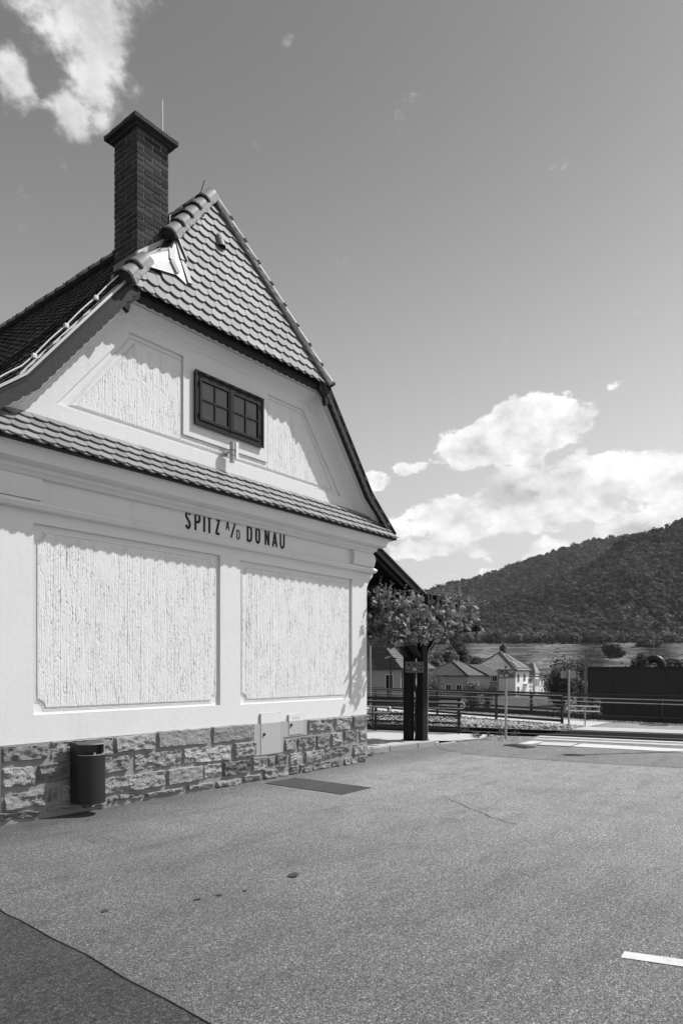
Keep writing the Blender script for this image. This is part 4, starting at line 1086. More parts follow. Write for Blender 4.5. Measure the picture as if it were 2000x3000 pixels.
# zinc flashing: upstand along the slope of the main roof plus saddle over the hip
fl = MB()
n_ = .012
fl.prism([(CX0 - .02, CY0 - n_, 6.60), (CX0 - .02, CY0 - n_, 6.735), (CX1 + .015, CY0 - n_, 7.17), (CX1 + .015, CY0 - n_, 7.03)], (0, n_, 0))
fl.prism([(CX1 + .015, CY0 - n_, 7.02), (CX1 + .015, CY0 - n_, 7.23), (CX1 + .06, CY0 - n_, 7.26), (CX1 + .06, CY0 - n_, 7.02)], (0, .05, 0))
def hp(x, z, h=.03): p_ = Vector((x, hip_y(z), z)) + hn * h; return p_
A = hp(-4.19, 7.05, .05); B = hp(-4.125, 6.47, .035); Bq = hp(-4.27, 6.53, .035); Cq = hp(-4.66, 6.42, .05); Dq = hp(-4.92, 6.40, .05)
U1 = Vector((CX0 - .02, CY0 - .013, 6.64)); U2 = Vector((CX1 + .0, CY0 - .013, 7.06)); Mid = hp(-4.30, 6.84, .06); Mid2 = hp(-4.33, 6.66, .055)
fl.prism([U1, U2, Mid, Mid2, Bq, Cq, Dq], hn * .006)
fl.prism([U2, A, B, Bq, Mid2, Mid], hn * .007)
put('chimney_flashing', fl, M['flashing'], chim)
t = MB(); t.prism([hp(-4.155, 7.17, .03), hp(-4.075, 6.82, .03), hp(-4.075, 6.80, .09), hp(-4.185, 7.13, .10)], hx * .02)
t.bar(hp(-4.15, 7.16, .06), hp(-4.12, 6.80, .06), .085, .02, hn); t.bar(hp(-4.12, 6.80, .05), hp(-4.07, 6.50, .05), .075, .02, hn)
put('flashing_gutter', t, M['sign_face'], chim)
t = MB(); t.bar(hp(-4.30, 6.86, .07), hp(-4.33, 6.68, .075), .07, .012, hn); t.bar(hp(-4.33, 6.68, .075), hp(-4.25, 6.56, .06), .07, .012, hn); put('flashing_fold', t, M['sign_face'], chim)
t = MB(); t.prism([(CX0 - .013, CY0 - .02, 6.66), (CX0 - .013, CY0 - .02, 6.74), (CX0 - .013, CY1, 6.74), (CX0 - .013, CY1, 6.66)], (.014, 0, 0))
t.prism([(CX0 - .05, CY0 - .03, 6.50), (CX0 - .05, CY0 - .03, 6.60), (CX0 - .05, CY1, 6.60), (CX0 - .05, CY1, 6.50)], (.03, 0, 0)); put('side_flashing', t, M['sign_face'], chim)

# ------------------------------------------------------------------ lightning protection
lc = thing('lightning_conductor', (-5.8, -.29, 5.0), 'thin white lightning cable clipped along the left rake of the roof', 'cable')
path = []
rake = [mir((.49, 4.03)), mir((-.235, 4.63)), mir((HXR + .03, HZ + .05))]
def on_rake(s):
    a, b, c = [Vector(p_) for p_ in rake]; L1 = (b - a).length; L2 = (c - b).length
    return a.lerp(b, s / L1) if s < L1 else b.lerp(c, min(1, (s - L1) / L2))
tot = (Vector(rake[1]) - Vector(rake[0])).length + (Vector(rake[2]) - Vector(rake[1])).length
for i in range(41):
    p_ = on_rake(tot * i / 40); sag = .012 * abs(math.sin(i * math.pi / 8)); path.append((p_.x - .02, OV + .03, p_.y + .045 + sag))
t = MB(); t.tube(path, .0075, 6); put('cable', t, M['white_metal'], lc)
for i in (4, 8, 16, 24, 32):
    x, y, z = path[i]; t = MB(); t.box(x - .022, x + .022, y - .025, y + .012, z - .03, z + .016); t.tube([(x, y - .028, z - .008), (x, y - .02, z - .008)], .012, 8); put('clip', t, M['white_metal'], lc, bevel=.003)
rc = thing('ridge_conductor', (XC, .6, AZ), 'dark wire along the roof ridge carried on small stands', 'cable')
t = MB(); t.tube([(XC, .45 + i * .3, AZ + .17 + .012 * math.sin(i * 1.3)) for i in range(24)], .006, 6); put('wire', t, M['iron'], rc)
for i in range(8):
    t = MB(); t.tube([(XC, .6 + i * .92, AZ + .11), (XC, .6 + i * .92, AZ + .19)], .011, 6); put('wire_stand', t, M['iron'], rc)
ar = thing('lightning_rod', (XC, .63, AZ + .12), 'thin dark leaning rod on the roof apex', 'rod')
t = MB(); t.tube([(XC, .62, AZ + .12), (XC, .50, AZ + .33)], .006, 6); put('rod', t, M['iron'], ar)
t = MB(); t.tube([(XC - .02, .66, AZ + .10), (XC - .01, .6, AZ + .15), (XC + .04, .52, AZ + .16)], .010, 6); put('clamp', t, M['white_metal'], ar)

# ------------------------------------------------------------------ platform pavement, kerb, track, crossing
def kerb_y(x): return .735 - .158 * x
g = MB()
xs = [.0, .8, 1.6, 2.87]
g.poly([(x, kerb_y(x) + .11, .1) for x in xs] + [(2.87, 2, .1), (2.6, 9, .1), (0.0, 9, .1)])
g.poly([(2.87, kerb_y(2.87) + .11, .1), (4.0, .32, .012), (4.0, 2, .012), (2.87, 2, .1)]); g.poly([(2.87, 2, .1), (4.0, 2, .012), (3.9, 9, .012), (2.6, 9, .1)])
g.poly([(4.0, .32, .012), (4.75, .22, .010), (fx(-.8, .3), .35, .010), (fx(-.8, 2), 2, .012), (4.0, 2, .012)]); g.poly([(4.0, 2, .012), (fx(-.8, 2), 2, .012), (fx(-.8, 9), 9, .012), (3.9, 9, .012)])
g.poly([(0, 9, .1), (2.6, 9, .1), (3.9, 9, .012), (fx(-.8, 9), 9, .012), (fx(-.8, 60), 60, .012), (0, 60, .012)])
pav = put('station_pavement', g, M['paving'], kind='structure', recalc=False)
cuts = [0.0, .66, 1.45, 2.28, 2.83]
for a, b in zip(cuts, cuts[1:]):
    t = MB(); a += .006; b -= .006
    t.prism([(a, kerb_y(a) - .008, -.05), (b, kerb_y(b) - .008, -.05), (b, kerb_y(b) + .105, -.05), (a, kerb_y(a) + .105, -.05)], (0, 0, .155))
    put('kerb_stone', t, M['kerb'], pav, bevel=.012)
t = MB(); t.prism([(2.84, kerb_y(2.84) - .008, -.05), (3.0, .285, -.05), (3.05, .36, -.05), (2.84, kerb_y(2.84) + .105, -.05)], (0, 0, .13)); put('kerb_stone', t, M['kerb'], pav, bevel=.015)
t = MB(); t.prism([(3.02, .28, -.05), (3.62, .22, -.05), (3.75, .30, -.05), (3.06, .36, -.05)], (0, 0, .085)); put('kerb_stone', t, M['kerb'], pav, bevel=.02)

# rails
def rail(n, name_label):
    r_ = thing('rail', (fx(n, 0), 0, -.16), name_label, 'rail', 'rails of the track')
    P = [(fx(n, y), y) for y in (-30, -12, YC, 4, 10, 20, 40)]
    t = MB()
    for (xa, ya), (xb, yb) in zip(P, P[1:]):
        top = .0 if ya >= YC - .01 else .004
        t.bar((xa, ya, top - .02), (xb, yb, top - .02), .065, .035); t.bar((xa, ya, -.09), (xb, yb, -.09), .022, .11); t.bar((xa, ya, -.15), (xb, yb, -.15), .14, .02)
    put('rail_body', t, M['iron_dull'], r_, recalc=False)
    t = MB()
    for (xa, ya), (xb, yb) in zip(P, P[1:]):
        top = .0 if ya >= YC - .01 else .008
        t.bar((xa, ya, top + .0015), (xb, yb, top + .0015), .05, .007)
    put('running_surface', t, M['rail_top'], r_, recalc=False)
rail(0.0, 'near rail of the track with a thin bright top, behind the sign post')
rail(1.25, 'far rail of the track along the edge of the pale gravel')
# sleepers in the sunk bed
trk = thing('sleeper_row', (fx(.6, 4), 4, -.2), 'dark timber sleepers under the two rails', 'sleepers')
for i in range(24):
    y = YC + .3 + i * .62; c = Vector((fx(.62, y), y, -.185)); t = MB(); t.bar(c - TN * 1.1, c + TN * 1.0, .22, .05); put('sleeper', t, M['wood'], trk)
# ballast stones: angular grey gravel between track and path
n = 9000
Y_ = np.concatenate([rng.uniform(YC + .02, 3.5, 5200), rng.uniform(3.5, 14, 3800)])
u_ = rng.uniform(0, 1, n)
xa = np.array([fx(1.38, y) for y in Y_]); xb = np.array([path_x(y) for y in Y_])
X_ = xa + (xb - xa - .06) * u_; Z_ = -.17 + .165 * np.clip((X_ - np.array([fx(1.75, y) for y in Y_])) / .5, 0, 1)
P = np.stack([X_, Y_, Z_ + rng.uniform(-.01, .02, n)], 1)
blobs('ballast_gravel', P, rng.uniform(.028, .06, n), rng.uniform(.5, .9, n), rng.uniform(.45, 1.6, n), M['ballast'], rough=.22, kind='stuff', label='pale angular track gravel', category='gravel')
# white pebbles at the foot of the outer fence and a gravel patch by the sign post
n = 2600; Y_ = rng.uniform(-7, 7, n); X_ = np.array([fence_x(y) for y in Y_]) + rng.normal(-.02, .09, n)
blobs('fence_pebbles', np.stack([X_, Y_, .012 + 0 * X_], 1), rng.uniform(.015, .035, n), rng.uniform(.5, .9, n), rng.uniform(.9, 2.0, n), M['ballast'], rough=.2, kind='stuff', label='white pebbles along the foot of the outer fence', category='pebbles')
n = 900; Y_ = rng.uniform(-.66, .1, n); X_ = rng.uniform(0, 1, n); X_ = 4.55 + .35 * (0.1 - Y_) + X_ * (.95 - .1 * Y_)
blobs('loose_grit', np.stack([X_, Y_, .006 + 0 * X_], 1), rng.uniform(.008, .024, n), rng.uniform(.4, .8, n), rng.uniform(.5, 1.5, n), M['ballast'], rough=.2, kind='stuff', label='loose grit round the foot of the sign post', category='grit')

# weeds by the track
def leaf_cloud(name, P, size, m, parent=None, droop=.3, tone=(.6, 1.4), aspect=.6, up=None, **kw):
    n = len(P); P = np.asarray(P, float)
    nrm = rng.normal(0, 1, (n, 3)); nrm[:, 2] = np.abs(nrm[:, 2]) + .35
    nrm /= np.linalg.norm(nrm, axis=1)[:, None]
    a = np.cross(nrm, rng.normal(0, 1, (n, 3))); a /= np.linalg.norm(a, axis=1)[:, None]; b = np.cross(nrm, a)
    s = (np.asarray(size) * rng.uniform(.6, 1.4, n))[:, None]
    fold = nrm * s * .18
    v = np.stack([P - a * s * .5, P + b * s * aspect * .5 + fold, P + a * s * .5, P - b * s * aspect * .5 + fold], 1).reshape(-1, 3)
    f = np.arange(n * 4).reshape(n, 4)
    return bigmesh(name, v, f, m, parent, tone=np.repeat(rng.uniform(tone[0], tone[1], n), 4), **kw)


pts = []
for (cx, cy, r_, k, h) in [(4.9, .35, .1, 60, .14), (5.6, .1, .12, 70, .2), (5.95, -.1, .1, 40, .12), (5.35, .3, .08, 30, .1), (6.0, 1.3, .15, 50, .1), (2.98, .62, .09, 70, .14), (5.1, .55, .1, 40, .09)]:
    for _ in range(k): pts.append((cx + rnd.gauss(0, r_ * .5), cy + rnd.gauss(0, r_ * .5), .02 + abs(rnd.gauss(0, h * .55))))
leaf_cloud('weeds', pts, .05, M['foliage'], tone=(.8, 2.0), kind='stuff', label='small weeds growing at the edge of the track', category='weeds')

# crossing: rubber deck, painted lines, tactile strip, far slabs
def strip(x0a, x0b, x1a, x1b, ya, z, m, name, parent=None, yend=-40, **kw):
    """band whose edges run through (x0a at y=-.6, x0b at y=-3.65) and (x1a, x1b)"""
    f0 = lambda y: x0a + (x0b - x0a) * (-.6 - y) / 3.05; f1 = lambda y: x1a + (x1b - x1a) * (-.6 - y) / 3.05
    t = MB(); t.poly([(f0(ya), ya, z), (f1(ya), ya, z), (f1(yend), yend, z), (f0(yend), yend, z)]); return put(name, t, m, parent, **kw)
xing = strip(6.42, 6.92, 8.40, 9.08, YC - .01, .004, M['rubber'], 'level_crossing', kind='structure', yend=-12)
strip(6.02, 6.64, 6.27, 6.89, YC - .03, .008, M['white_paint'], 'crossing_line', kind='structure', yend=-14)
strip(5.40, 6.03, 5.63, 6.265, YC - .2, .008, M['white_paint'], 'crossing_line', kind='structure', yend=-14)
fp = strip(8.46, 9.14, 9.6, 10.1, YC + .0, .004, M['paving'], 'far_pavement', kind='structure', yend=-12)
for k in range(12):
    y = YC - .04 - k * .82
    for j in range(2):
        f0 = 8.5 + .55 * j + .21 * (-.6 - y); t = MB(); t.prism([(f0, y, .004), (f0 + .53, y, .004), (f0 + .53 + .17, y - .8, .004), (f0 + .17, y - .8, .004)], (0, 0, .006)); put('paving_slab', t, M['paving'], fp)
# tactile strip of pale slabs
tp = strip(4.19, 4.66, 4.96, 5.32, -.90, .006, M['mortar'], 'tactile_strip', kind='structure', yend=-12)
ys = [-.93, -1.20] + [-2.02 - .82 * k for k in range(12)]
for a, b in zip(ys, ys[1:]):
    if a == -1.20: continue
    l = lambda y: 4.19 + .154 * (-.6 - y); r_ = lambda y: 4.96 + .118 * (-.6 - y)
    if a == -2.02: pass
    t = MB(); t.prism([(l(a) + .01, a - .006, .006), (r_(a) - .01, a - .006, .006), (r_(b) - .01, b + .006, .006), (l(b) + .01, b + .006, .006)], (0, 0, .008)); put('paving_slab', t, M['white_paint'], tp, bevel=.002)
cov = thing('shaft_cover', (4.65, -1.62, 0), 'pale rectangular shaft cover set into the white strip', 'shaft cover')
cq = [(4.86, -1.245), (5.15, -1.93), (4.40, -2.045), (4.24, -1.36)]
t = MB(); t.prism([(x, y, .006) for x, y in cq], (0, 0, .012)); put('cover_plate', t, M['paving'], cov, bevel=.004)
t = MB()
for (a, b), (c, d) in zip(cq, cq[1:] + cq[:1]): t.bar((a, b, .0145), (c, d, .0145), .035, .009)
put('cover_frame', t, M['mortar'], cov)
# drain grating in the road
dg = thing('drain_grating', (3.8, -1.15, 0), 'dark iron drain grating in the road in front of the white strip', 'grating')
gq = [Vector(v) for v in ((3.787, -.832, 0), (4.05, -.86, 0), (3.86, -1.44, 0), (3.45, -1.45, 0))]
gq = [Vector((3.78, -.82, 0)), Vector((4.08, -.9, 0)), Vector((3.84, -1.5, 0)), Vector((3.48, -1.42, 0))]
t = MB(); t.prism([v + Vector((0, 0, .005)) for v in gq], (0, 0, .002)); put('pit', t, M['hole'], dg)
for i in range(9):
    a = gq[0].lerp(gq[1], i / 8); b = gq[3].lerp(gq[2], i / 8); t = MB(); t.bar(a + Vector((0, 0, .014)), b + Vector((0, 0, .014)), .014, .012); put('bar', t, M['grate'], dg)
t = MB(); t.bar(gq[0] + Vector((0, 0, .013)), gq[1] + Vector((0, 0, .013)), .02, .013); t.bar(gq[3] + Vector((0, 0, .013)), gq[2] + Vector((0, 0, .013)), .02, .013); put('rim', t, M['grate'], dg)
# grating over the light shaft at the station wall
wg = thing('floor_grating', (-2.5, -.97, 0), 'dark metal grating of two panels in the asphalt below the meter doors', 'grating')
gx0, gx1 = -2.807, -2.181
t = MB(); t.box(gx0 - .006, gx1 + .006, -1.668, -.28, .001, .0032); put('pit', t, M['hole'], wg)
for (y0, y1) in ((-1.66, -.975), (-.965, -.285)):
    fr = MB(); fr.box(gx0, gx0 + .012, y0, y1, .0035, .009); fr.box(gx1 - .012, gx1, y0, y1, .0035, .009); fr.box(gx0 + .012, gx1 - .012, y0, y0 + .012, .0035, .009); fr.box(gx0 + .012, gx1 - .012, y1 - .012, y1, .0035, .009)
    po = put('grating_panel', fr, M['grate'], wg)
    t = MB()
    k = 0
    y = y0 + .03
    while y < y1 - .02: t.box(gx0 + .012, gx1 - .012, y, y + .011, .0035, .0085); y += .030
    x = gx0 + .03
    while x < gx1 - .02: t.box(x, x + .005, y0 + .012, y1 - .012, .004, .0078); x += .034
    put('grating_bars', t, M['grate'], po, kind='stuff')
# dark disc by the outer fence, standing in for a cast shadow
sh_disc = thing('manhole_cover', (11.6, -1.88, 0), 'round dark manhole cover in the pale path beside the fence', 'manhole cover')
t = MB(); t.tube([(11.6, -1.88, .0), (11.6, -1.88, .012)], .33, 24); put('lid', t, M['grate'], sh_disc)  # the dark disc that stands in for the shadow
t = MB(); t.rings([[(11.6 + r_ * math.cos(a), -1.88 + r_ * math.sin(a), z) for a in [i * math.pi / 12 for i in range(24)]] for r_, z in ((.345, .001), (.345, .014), (.375, .014), (.375, .001))]); put('rim', t, M['iron_dull'], sh_disc)  # edge ring of the same shadow disc
# painted bay line, lower right
t = MB(); t.poly([(-5.755, -5.955, .004), (-5.655, -5.945, .004), (-5.40, -6.8, .004), (-4.6, -9.5, .004), (-4.71, -9.53, .004), (-5.51, -6.8, .004)])
put('bay_line', t, M['white_paint'], kind='structure')
# crack in the asphalt
t = MB(); cp = [(-2.05, -2.66), (-2.13, -2.78), (-2.30, -2.96), (-2.43, -3.18), (-2.60, -3.38), (-2.69, -3.54), (-2.86, -3.76), (-2.95, -3.95), (-3.02, -4.2)]
pp = []
for (a, b), (c, d) in zip(cp, cp[1:]):
    for i in range(4): pp.append((a + (c - a) * i / 4 + rnd.uniform(-.012, .012), b + (d - b) * i / 4 + rnd.uniform(-.012, .012)))
for a, b in zip(pp, pp[1:]):
    wq = rnd.uniform(.0015, .006); d = Vector((b[0] - a[0], b[1] - a[1])).normalized(); nx_, ny_ = -d.y * wq, d.x * wq
    t.poly([(a[0] - nx_, a[1] - ny_, .003), (b[0] - nx_, b[1] - ny_, .003), (b[0] + nx_, b[1] + ny_, .003), (a[0] + nx_, a[1] + ny_, .003)])
put('asphalt_crack', t, M['hole'], kind='structure', recalc=False)
# dead leaves lying on the asphalt
for (x, y, s, lab) in ((-5.743, -3.514, .085, 'large curled dead leaf in the middle of the asphalt'), (-7.106, -3.061, .04, 'tiny dead leaf on the asphalt near the dark patch, leftmost of four'), (-6.581, -3.357, .035, 'tiny dead leaf on the asphalt, second from the left of four'), (-6.43, -3.409, .04, 'tiny dead leaf on the asphalt, third from the left of four'), (-6.25, -3.481, .028, 'tiny dead leaf on the asphalt, rightmost of four')):
    mb = MB(); k = 9; ring = []
    for i in range(k):
        a = i * 2 * math.pi / k; r_ = s * .75 * (.5 + .75 * rnd.random()); ring.append((x + r_ * math.cos(a), y + r_ * .8 * math.sin(a), .005 + s * .12 * rnd.random()))
    for i in range(k): mb.poly([(x, y, .008 + s * .04), ring[i], ring[(i + 1) % k]])
    o = put('dead_leaf', mb, M['bark'], recalc=False); o['label'] = lab; o['category'] = 'leaf'; o['group'] = 'dead leaves on the asphalt'

# ------------------------------------------------------------------ litter bin and wall lamp
bn = thing('litter_bin', (-5.47, 0, .13), 'black half-round litter bin with open slot, hung on the stone plinth', 'litter bin')
def dshape(hw, yb, yf, n=18, xc=-5.475):
    r_ = hw; pts = [(xc + hw, yb)]; ys = yf + r_
    pts += [(xc + hw, ys)] + [(xc + r_ * math.cos(a), ys - r_ * math.sin(a)) for a in [math.pi * i / n for i in range(1, n)]] + [(xc - hw, ys), (xc - hw, yb)]
    return pts
d = dshape(.158, -.075, -.375)
t = MB(); t.prism([(x, y, .135) for x, y in d], (0, 0, .53)); put('body', t, M['bin'], bn, smooth=True, angle=30)
t = MB(); d2 = dshape(.150, -.09, -.366); t.prism([(x, y, .662) for x, y in d2], (0, 0, .006)); put('inner_floor', t, M['hole'], bn)
t = MB(); ro = [(x, y, .665) for x, y in d if y < -.19]; rg = []
for (x, y) in [p_ for p_ in d if p_[1] < -.19]:
    c = Vector((-5.475, -.217, 0)); o_ = Vector((x, y, 0)); i_ = c.lerp(o_, .80); rg.append([(o_.x, o_.y, .667), (o_.x, o_.y, .675), (i_.x, i_.y, .672), (i_.x, i_.y, .664)])
t.rings(rg, caps=True); put('lip', t, M['metal'], bn)
t = MB(); t.box(-5.633, -5.317, -.19, -.07, .668, .792); put('hood_back', t, M['bin'], bn)
t = MB(); t.prism([(x, y, .785) for x, y in dshape(.160, -.07, -.372)], (0, 0, .014)); put('lid', t, M['bin'], bn, smooth=True, angle=30)
t = MB(); t.prism([(-5.633, -.19, .668), (-5.633, -.23, .668), (-5.633, -.23, .785), (-5.633, -.19, .785)], (.012, 0, 0)); t2 = MB(); t2.prism([(-5.329, -.19, .668), (-5.329, -.25, .668), (-5.329, -.25, .785), (-5.329, -.19, .785)], (.012, 0, 0))
put('cheek', t, M['bin'], bn); put('cheek', t2, M['metal'], bn)
t = MB(); front = [p_ for p_ in dshape(.161, -.07, -.374) if p_[1] < -.2]
t.rings([[(x, y, .784), (x, y - .002, .784), (x, y - .002, .800), (x, y, .800)] for x, y in front], caps=True); put('front_strip', t, M['metal'], bn)
t = MB(); t.box(-5.72, -5.62, -.075, -.045, .70, .74); t.box(-5.70, -5.66, -.06, -.0, .69, .75); put('bracket', t, M['metal'], bn)
t = MB(); t.box(-5.60, -5.35, -.074, -.03, .14, .18); t.box(-5.52, -5.43, -.074, -.03, .45, .6); put('mount', t, M['iron'], bn)
t = MB(); t.tube([(-5.475, -.30, .668), (-5.475, -.30, .690)], .012, 8); put('ashtray_knob', t, M['white_metal'], bn)

wl = thing('wall_lamp', (-3.277, -.1, 4.58), 'cylindrical metal up-and-down wall lamp below the gable window', 'lamp')
t = MB(); t.tube([(-3.275, -.115, 4.612), (-3.275, -.115, 4.722)], .035, 18); t.tube([(-3.275, -.115, 4.446), (-3.275, -.115, 4.540)], .035, 18); put('cylinder', t, M['metal'], wl, smooth=True)
t = MB(); t.tube([(-3.275, -.115, 4.538), (-3.275, -.115, 4.614)], .031, 18); put('cylinder', t, M['metal'], wl, smooth=True)
t = MB(); t.tube([(-3.275, -.115, 4.610), (-3.275, -.115, 4.616)], .037, 18); t.tube([(-3.275, -.115, 4.536), (-3.275, -.115, 4.542)], .037, 18); put('ring', t, M['iron'], wl, smooth=True)
t = MB(); t.tube([(-3.29, -.1, 4.58), (-3.31, 0, 4.58)], .018, 10); t.tube([(-3.31, -.02, 4.58), (-3.31, 0.002, 4.58)], .045, 14); put('wall_bracket', t, M['metal'], wl, smooth=True)
t = MB(); t.box(-3.232, -3.180, -.145, -.085, 4.50, 4.735); put('shade_plate', t, M['white_metal'], wl, bevel=.003)

# ------------------------------------------------------------------ platform canopy, pergola, vine
cn = thing('platform_canopy', (1.5, 3, 3.5), 'dark lean-to platform roof with rafters beside the station house', 'canopy')
CY = .30; cxa, cza, cxb, czb = .42, 4.06, 2.60, 3.075; cd = Vector((cxb - cxa, 0, czb - cza)).normalized(); cnn = Vector((-cd.z, 0, cd.x))
t = MB(); t.prism([Vector((cxa, CY, cza)), Vector((cxb, CY, czb)), Vector((cxb, CY, czb)) - cnn * .03, Vector((cxa, CY, cza)) - cnn * .03], (0, 9, 0)); put('roof', t, M['iron_dull'], cn)
t = MB(); t.bar(Vector((cxa, CY + .0, cza)) - cnn * .07, Vector((cxb, CY, czb)) - cnn * .07, .03, .13, cnn); put('verge_board', t, M['wood'], cn)
t = MB(); t.bar(Vector((cxa, CY - .02, cza)) + cnn * .012, Vector((cxb + .02, CY - .02, czb)) + cnn * .012, .05, .016, cnn); put('verge_trim', t, M['metal'], cn)
for k in range(8):
    y = CY + .10 + k * .95; t = MB(); t.bar(Vector((-.05, y, cza + .21)) - cnn * .14, Vector((cxb - .06, y, czb + .03)) - cnn * .14, .11, .16, cnn); put('rafter', t, M['wood'], cn)
for k in range(17):
    s_ = Vector((cxa, 0, cza)).lerp(Vector((cxb, 0, czb)), (k + .5) / 17) - cnn * .042; t = MB(); t.bar(Vector((s_.x, CY + .03, s_.z)), Vector((s_.x, CY + 8.8, s_.z)), .135, .014, cnn); put('soffit_board', t, M['board'], cn)
t = MB(); t.bar((cxb - .25, CY + .05, czb - .16), (cxb - .25, CY + 8.9, czb - .16), .14, .16); put('eaves_beam', t, M['wood'], cn)

pg = thing('pergola', (2.75, .7, .1), 'dark timber pergola with a pair of posts and rows of upright planks, overgrown with vine', 'pergola')
for (x, y) in ((2.694, .86), (2.802, .59)):
    t = MB(); ob = Matrix.Rotation(R(-8), 3, 'Z')
    c = [ob @ Vector(v) for v in ((-.085, -.085, 0), (.085, -.085, 0), (.085, .085, 0), (-.085, .085, 0))]
    t.prism([v + Vector((x, y, .115)) for v in c], (0, 0, 2.34)); put('post', t, M['wood'], pg, bevel=.008)
    t = MB(); t.prism([v * 1.3 + Vector((x, y, .099)) for v in c], (0, 0, .018)); put('foot_plate', t, M['iron'], pg)
for (y, s) in ((.86, -1), (.59, 1), (.72, 1), (.59, -1)):
    xs = 2.75 + s * .08; t = MB(); t.bar((xs, y, 1.88), (xs + s * .72, y, 2.46), .09, .11, (0, 1, 0)); put('brace', t, M['wood'], pg)
for x in (1.95, 3.62):
    t = MB(); t.bar((x, -.32, 2.53), (x, 3.4, 2.53), .12, .2); put('beam', t, M['wood'], pg)
for y in (.25, 1.5, 2.6):
    t = MB(); t.bar((.3, y, 2.80), (4.05, y, 2.80), .10, .22); put('joist', t, M['wood'], pg)
for i in range(21):
    x = .36 + .171 * i; t = MB(); t.box(x - .022, x + .022, .0 + rnd.uniform(-.02, .02), 3.0, 2.915, 3.12 + rnd.uniform(-.006, .006)); put('plank', t, M['board'] if i % 3 else M['wood'], pg)
t = MB(); t.tube([(2.9, .52, .12), (2.895, .51, 1.9), (2.95, .5, 2.05), (3.3, .5, 2.35), (3.5, .5, 2.45)], .012, 8); put('drain_pipe', t, M['metal'], pg, smooth=True)

vn = thing('grape_vine', (2.75, .72, .1), 'leafy grape vine climbing between the posts and over the pergola', 'vine')
def trunk(pts, r0, r1):
    t = MB(); P = [Vector(p_) for p_ in pts]; n = len(P); t.tube([p_ + Vector((noise.noise(p_ * 5), noise.noise(p_ * 5 + Vector((9, 0, 0))), 0)) * .025 for p_ in P], [r0 + (r1 - r0) * i / (n - 1) for i in range(n)], 8); return t
def curve(a, b, c, n=14): a, b, c = Vector(a), Vector(b), Vector(c); return [a * (1 - s) ** 2 + b * 2 * s * (1 - s) + c * s * s for s in [i / n for i in range(n + 1)]]
put('stem', trunk(curve((2.80, .74, .1), (2.86, .70, .9), (2.74, .74, 1.35)) + curve((2.74, .74, 1.36), (2.66, .74, 1.9), (2.76, .66, 2.6)), .035, .03), M['bark'], vn, smooth=True)
put('stem', trunk(curve((2.76, .70, .1), (2.70, .72, .8), (2.80, .70, 1.2)) + curve((2.80, .70, 1.21), (2.85, .6, 2.0), (2.4, .2, 2.8)), .02, .015), M['bark'], vn, smooth=True)
for c in (((2.76, .66, 2.5), (1.6, .1, 3.0), (.5, -.3, 2.8)), ((2.76, .66, 2.5), (3.3, .1, 2.9), (3.9, .0, 2.75)), ((2.4, .2, 2.8), (1.4, -.6, 2.7), (.3, -.35, 2.75)), ((2.76, .5, 2.5), (3.6, .7, 3.1), (3.95, .4, 2.6))):
    put('shoot', trunk(curve(*c), .014, .005), M['bark'], vn, smooth=True)


def leaf_mesh(seed):
    r_ = random.Random(seed); mb = MB(); pts = []
    for a, rr in ((-90, .18), (-60, .55), (-35, .42), (-10, .85), (12, .55), (40, .95), (62, .62), (90, 1.1), (118, .62), (140, .95), (168, .55), (190, .85), (215, .42), (240, .55)):
        rr *= r_.uniform(.88, 1.1); x, y = rr * math.cos(R(a)), rr * math.sin(R(a)); pts.append((x * .5, y * .5, -.16 * abs(x) + r_.uniform(-.05, .05) - .08 * max(0, y)))
    for i in range(len(pts)): mb.poly([(0, 0, .02), pts[i], pts[(i + 1) % len(pts)]])
    me = mb.mesh('leaf', recalc=False); me.materials.append(M['leaf']); return me
LM = [leaf_mesh(i) for i in range(4)]
def vine_spot():
    while True:
        x = rnd.uniform(.12, 3.8)
        y = rnd.gauss(-.10, .30)
        zt = float(np.interp(x, [.1, .6, 1.3, 2.0, 2.5, 3.0, 3.6, 4.1], [3.0, 2.92, 2.86, 2.90, 3.04, 3.14, 2.98, 2.66]))
        zl = float(np.interp(x, [.1, .6, 1.3, 2.0, 2.5, 3.0, 3.6, 4.1], [2.28, 2.10, 2.10, 2.28, 2.40, 2.44, 2.36, 2.38]))
        if y < -.75 or y > 1.0: continue
        if x > 2.6 and y < -.30: continue
        zt += .05 * math.sin(x * 9) + .06 * noise.noise((x * 2.5, y * 2, 3)); zl += .26 * noise.noise((x * 3.4, 1, y * 2))
        z = rnd.uniform(zl, zt)
        if noise.noise((x * 2.2, y * 2.2, z * 2.6)) < -.28: continue
        if x < .3 and (y > -.05): continue
        return x, y, z
k = 0
for i in range(290):
    x, y, z = vine_spot(); y -= .10
    if y < -.8: y = -.7
    o = bpy.data.objects.new('leaf', LM[i % 4]); COL.objects.link(o); o.parent = vn; o.matrix_parent_inverse = Matrix.Translation(vn.location).inverted()
    o.location = (x, y, z); o.rotation_euler = (R(rnd.gauss(55, 30)), R(rnd.gauss(0, 30)), R(rnd.uniform(-80, 80))); s = rnd.uniform(.13, .24); o.scale = (s, s, s)
V = []; F = []; T = []
for i in range(2600):
    x, y, z = vine_spot(); y += rnd.choice((0, 0, .25, .5))
    me = LM[i % 4]; E_ = Matrix.LocRotScale(Vector((x, y, z)), Matrix.Rotation(R(rnd.uniform(-80, 80)), 3, 'Z') @ Matrix.Rotation(R(rnd.gauss(50, 35)), 3, 'X') @ Matrix.Rotation(R(rnd.gauss(0, 30)), 3, 'Y'), Vector((1, 1, 1)) * rnd.uniform(.09, .17))
    o = len(V); vs = [E_ @ v.co for v in me.vertices]; V += vs; T += [rnd.uniform(.5, 1.6)] * len(vs)
    for f in me.polygons: F.append([o + v for v in f.vertices])
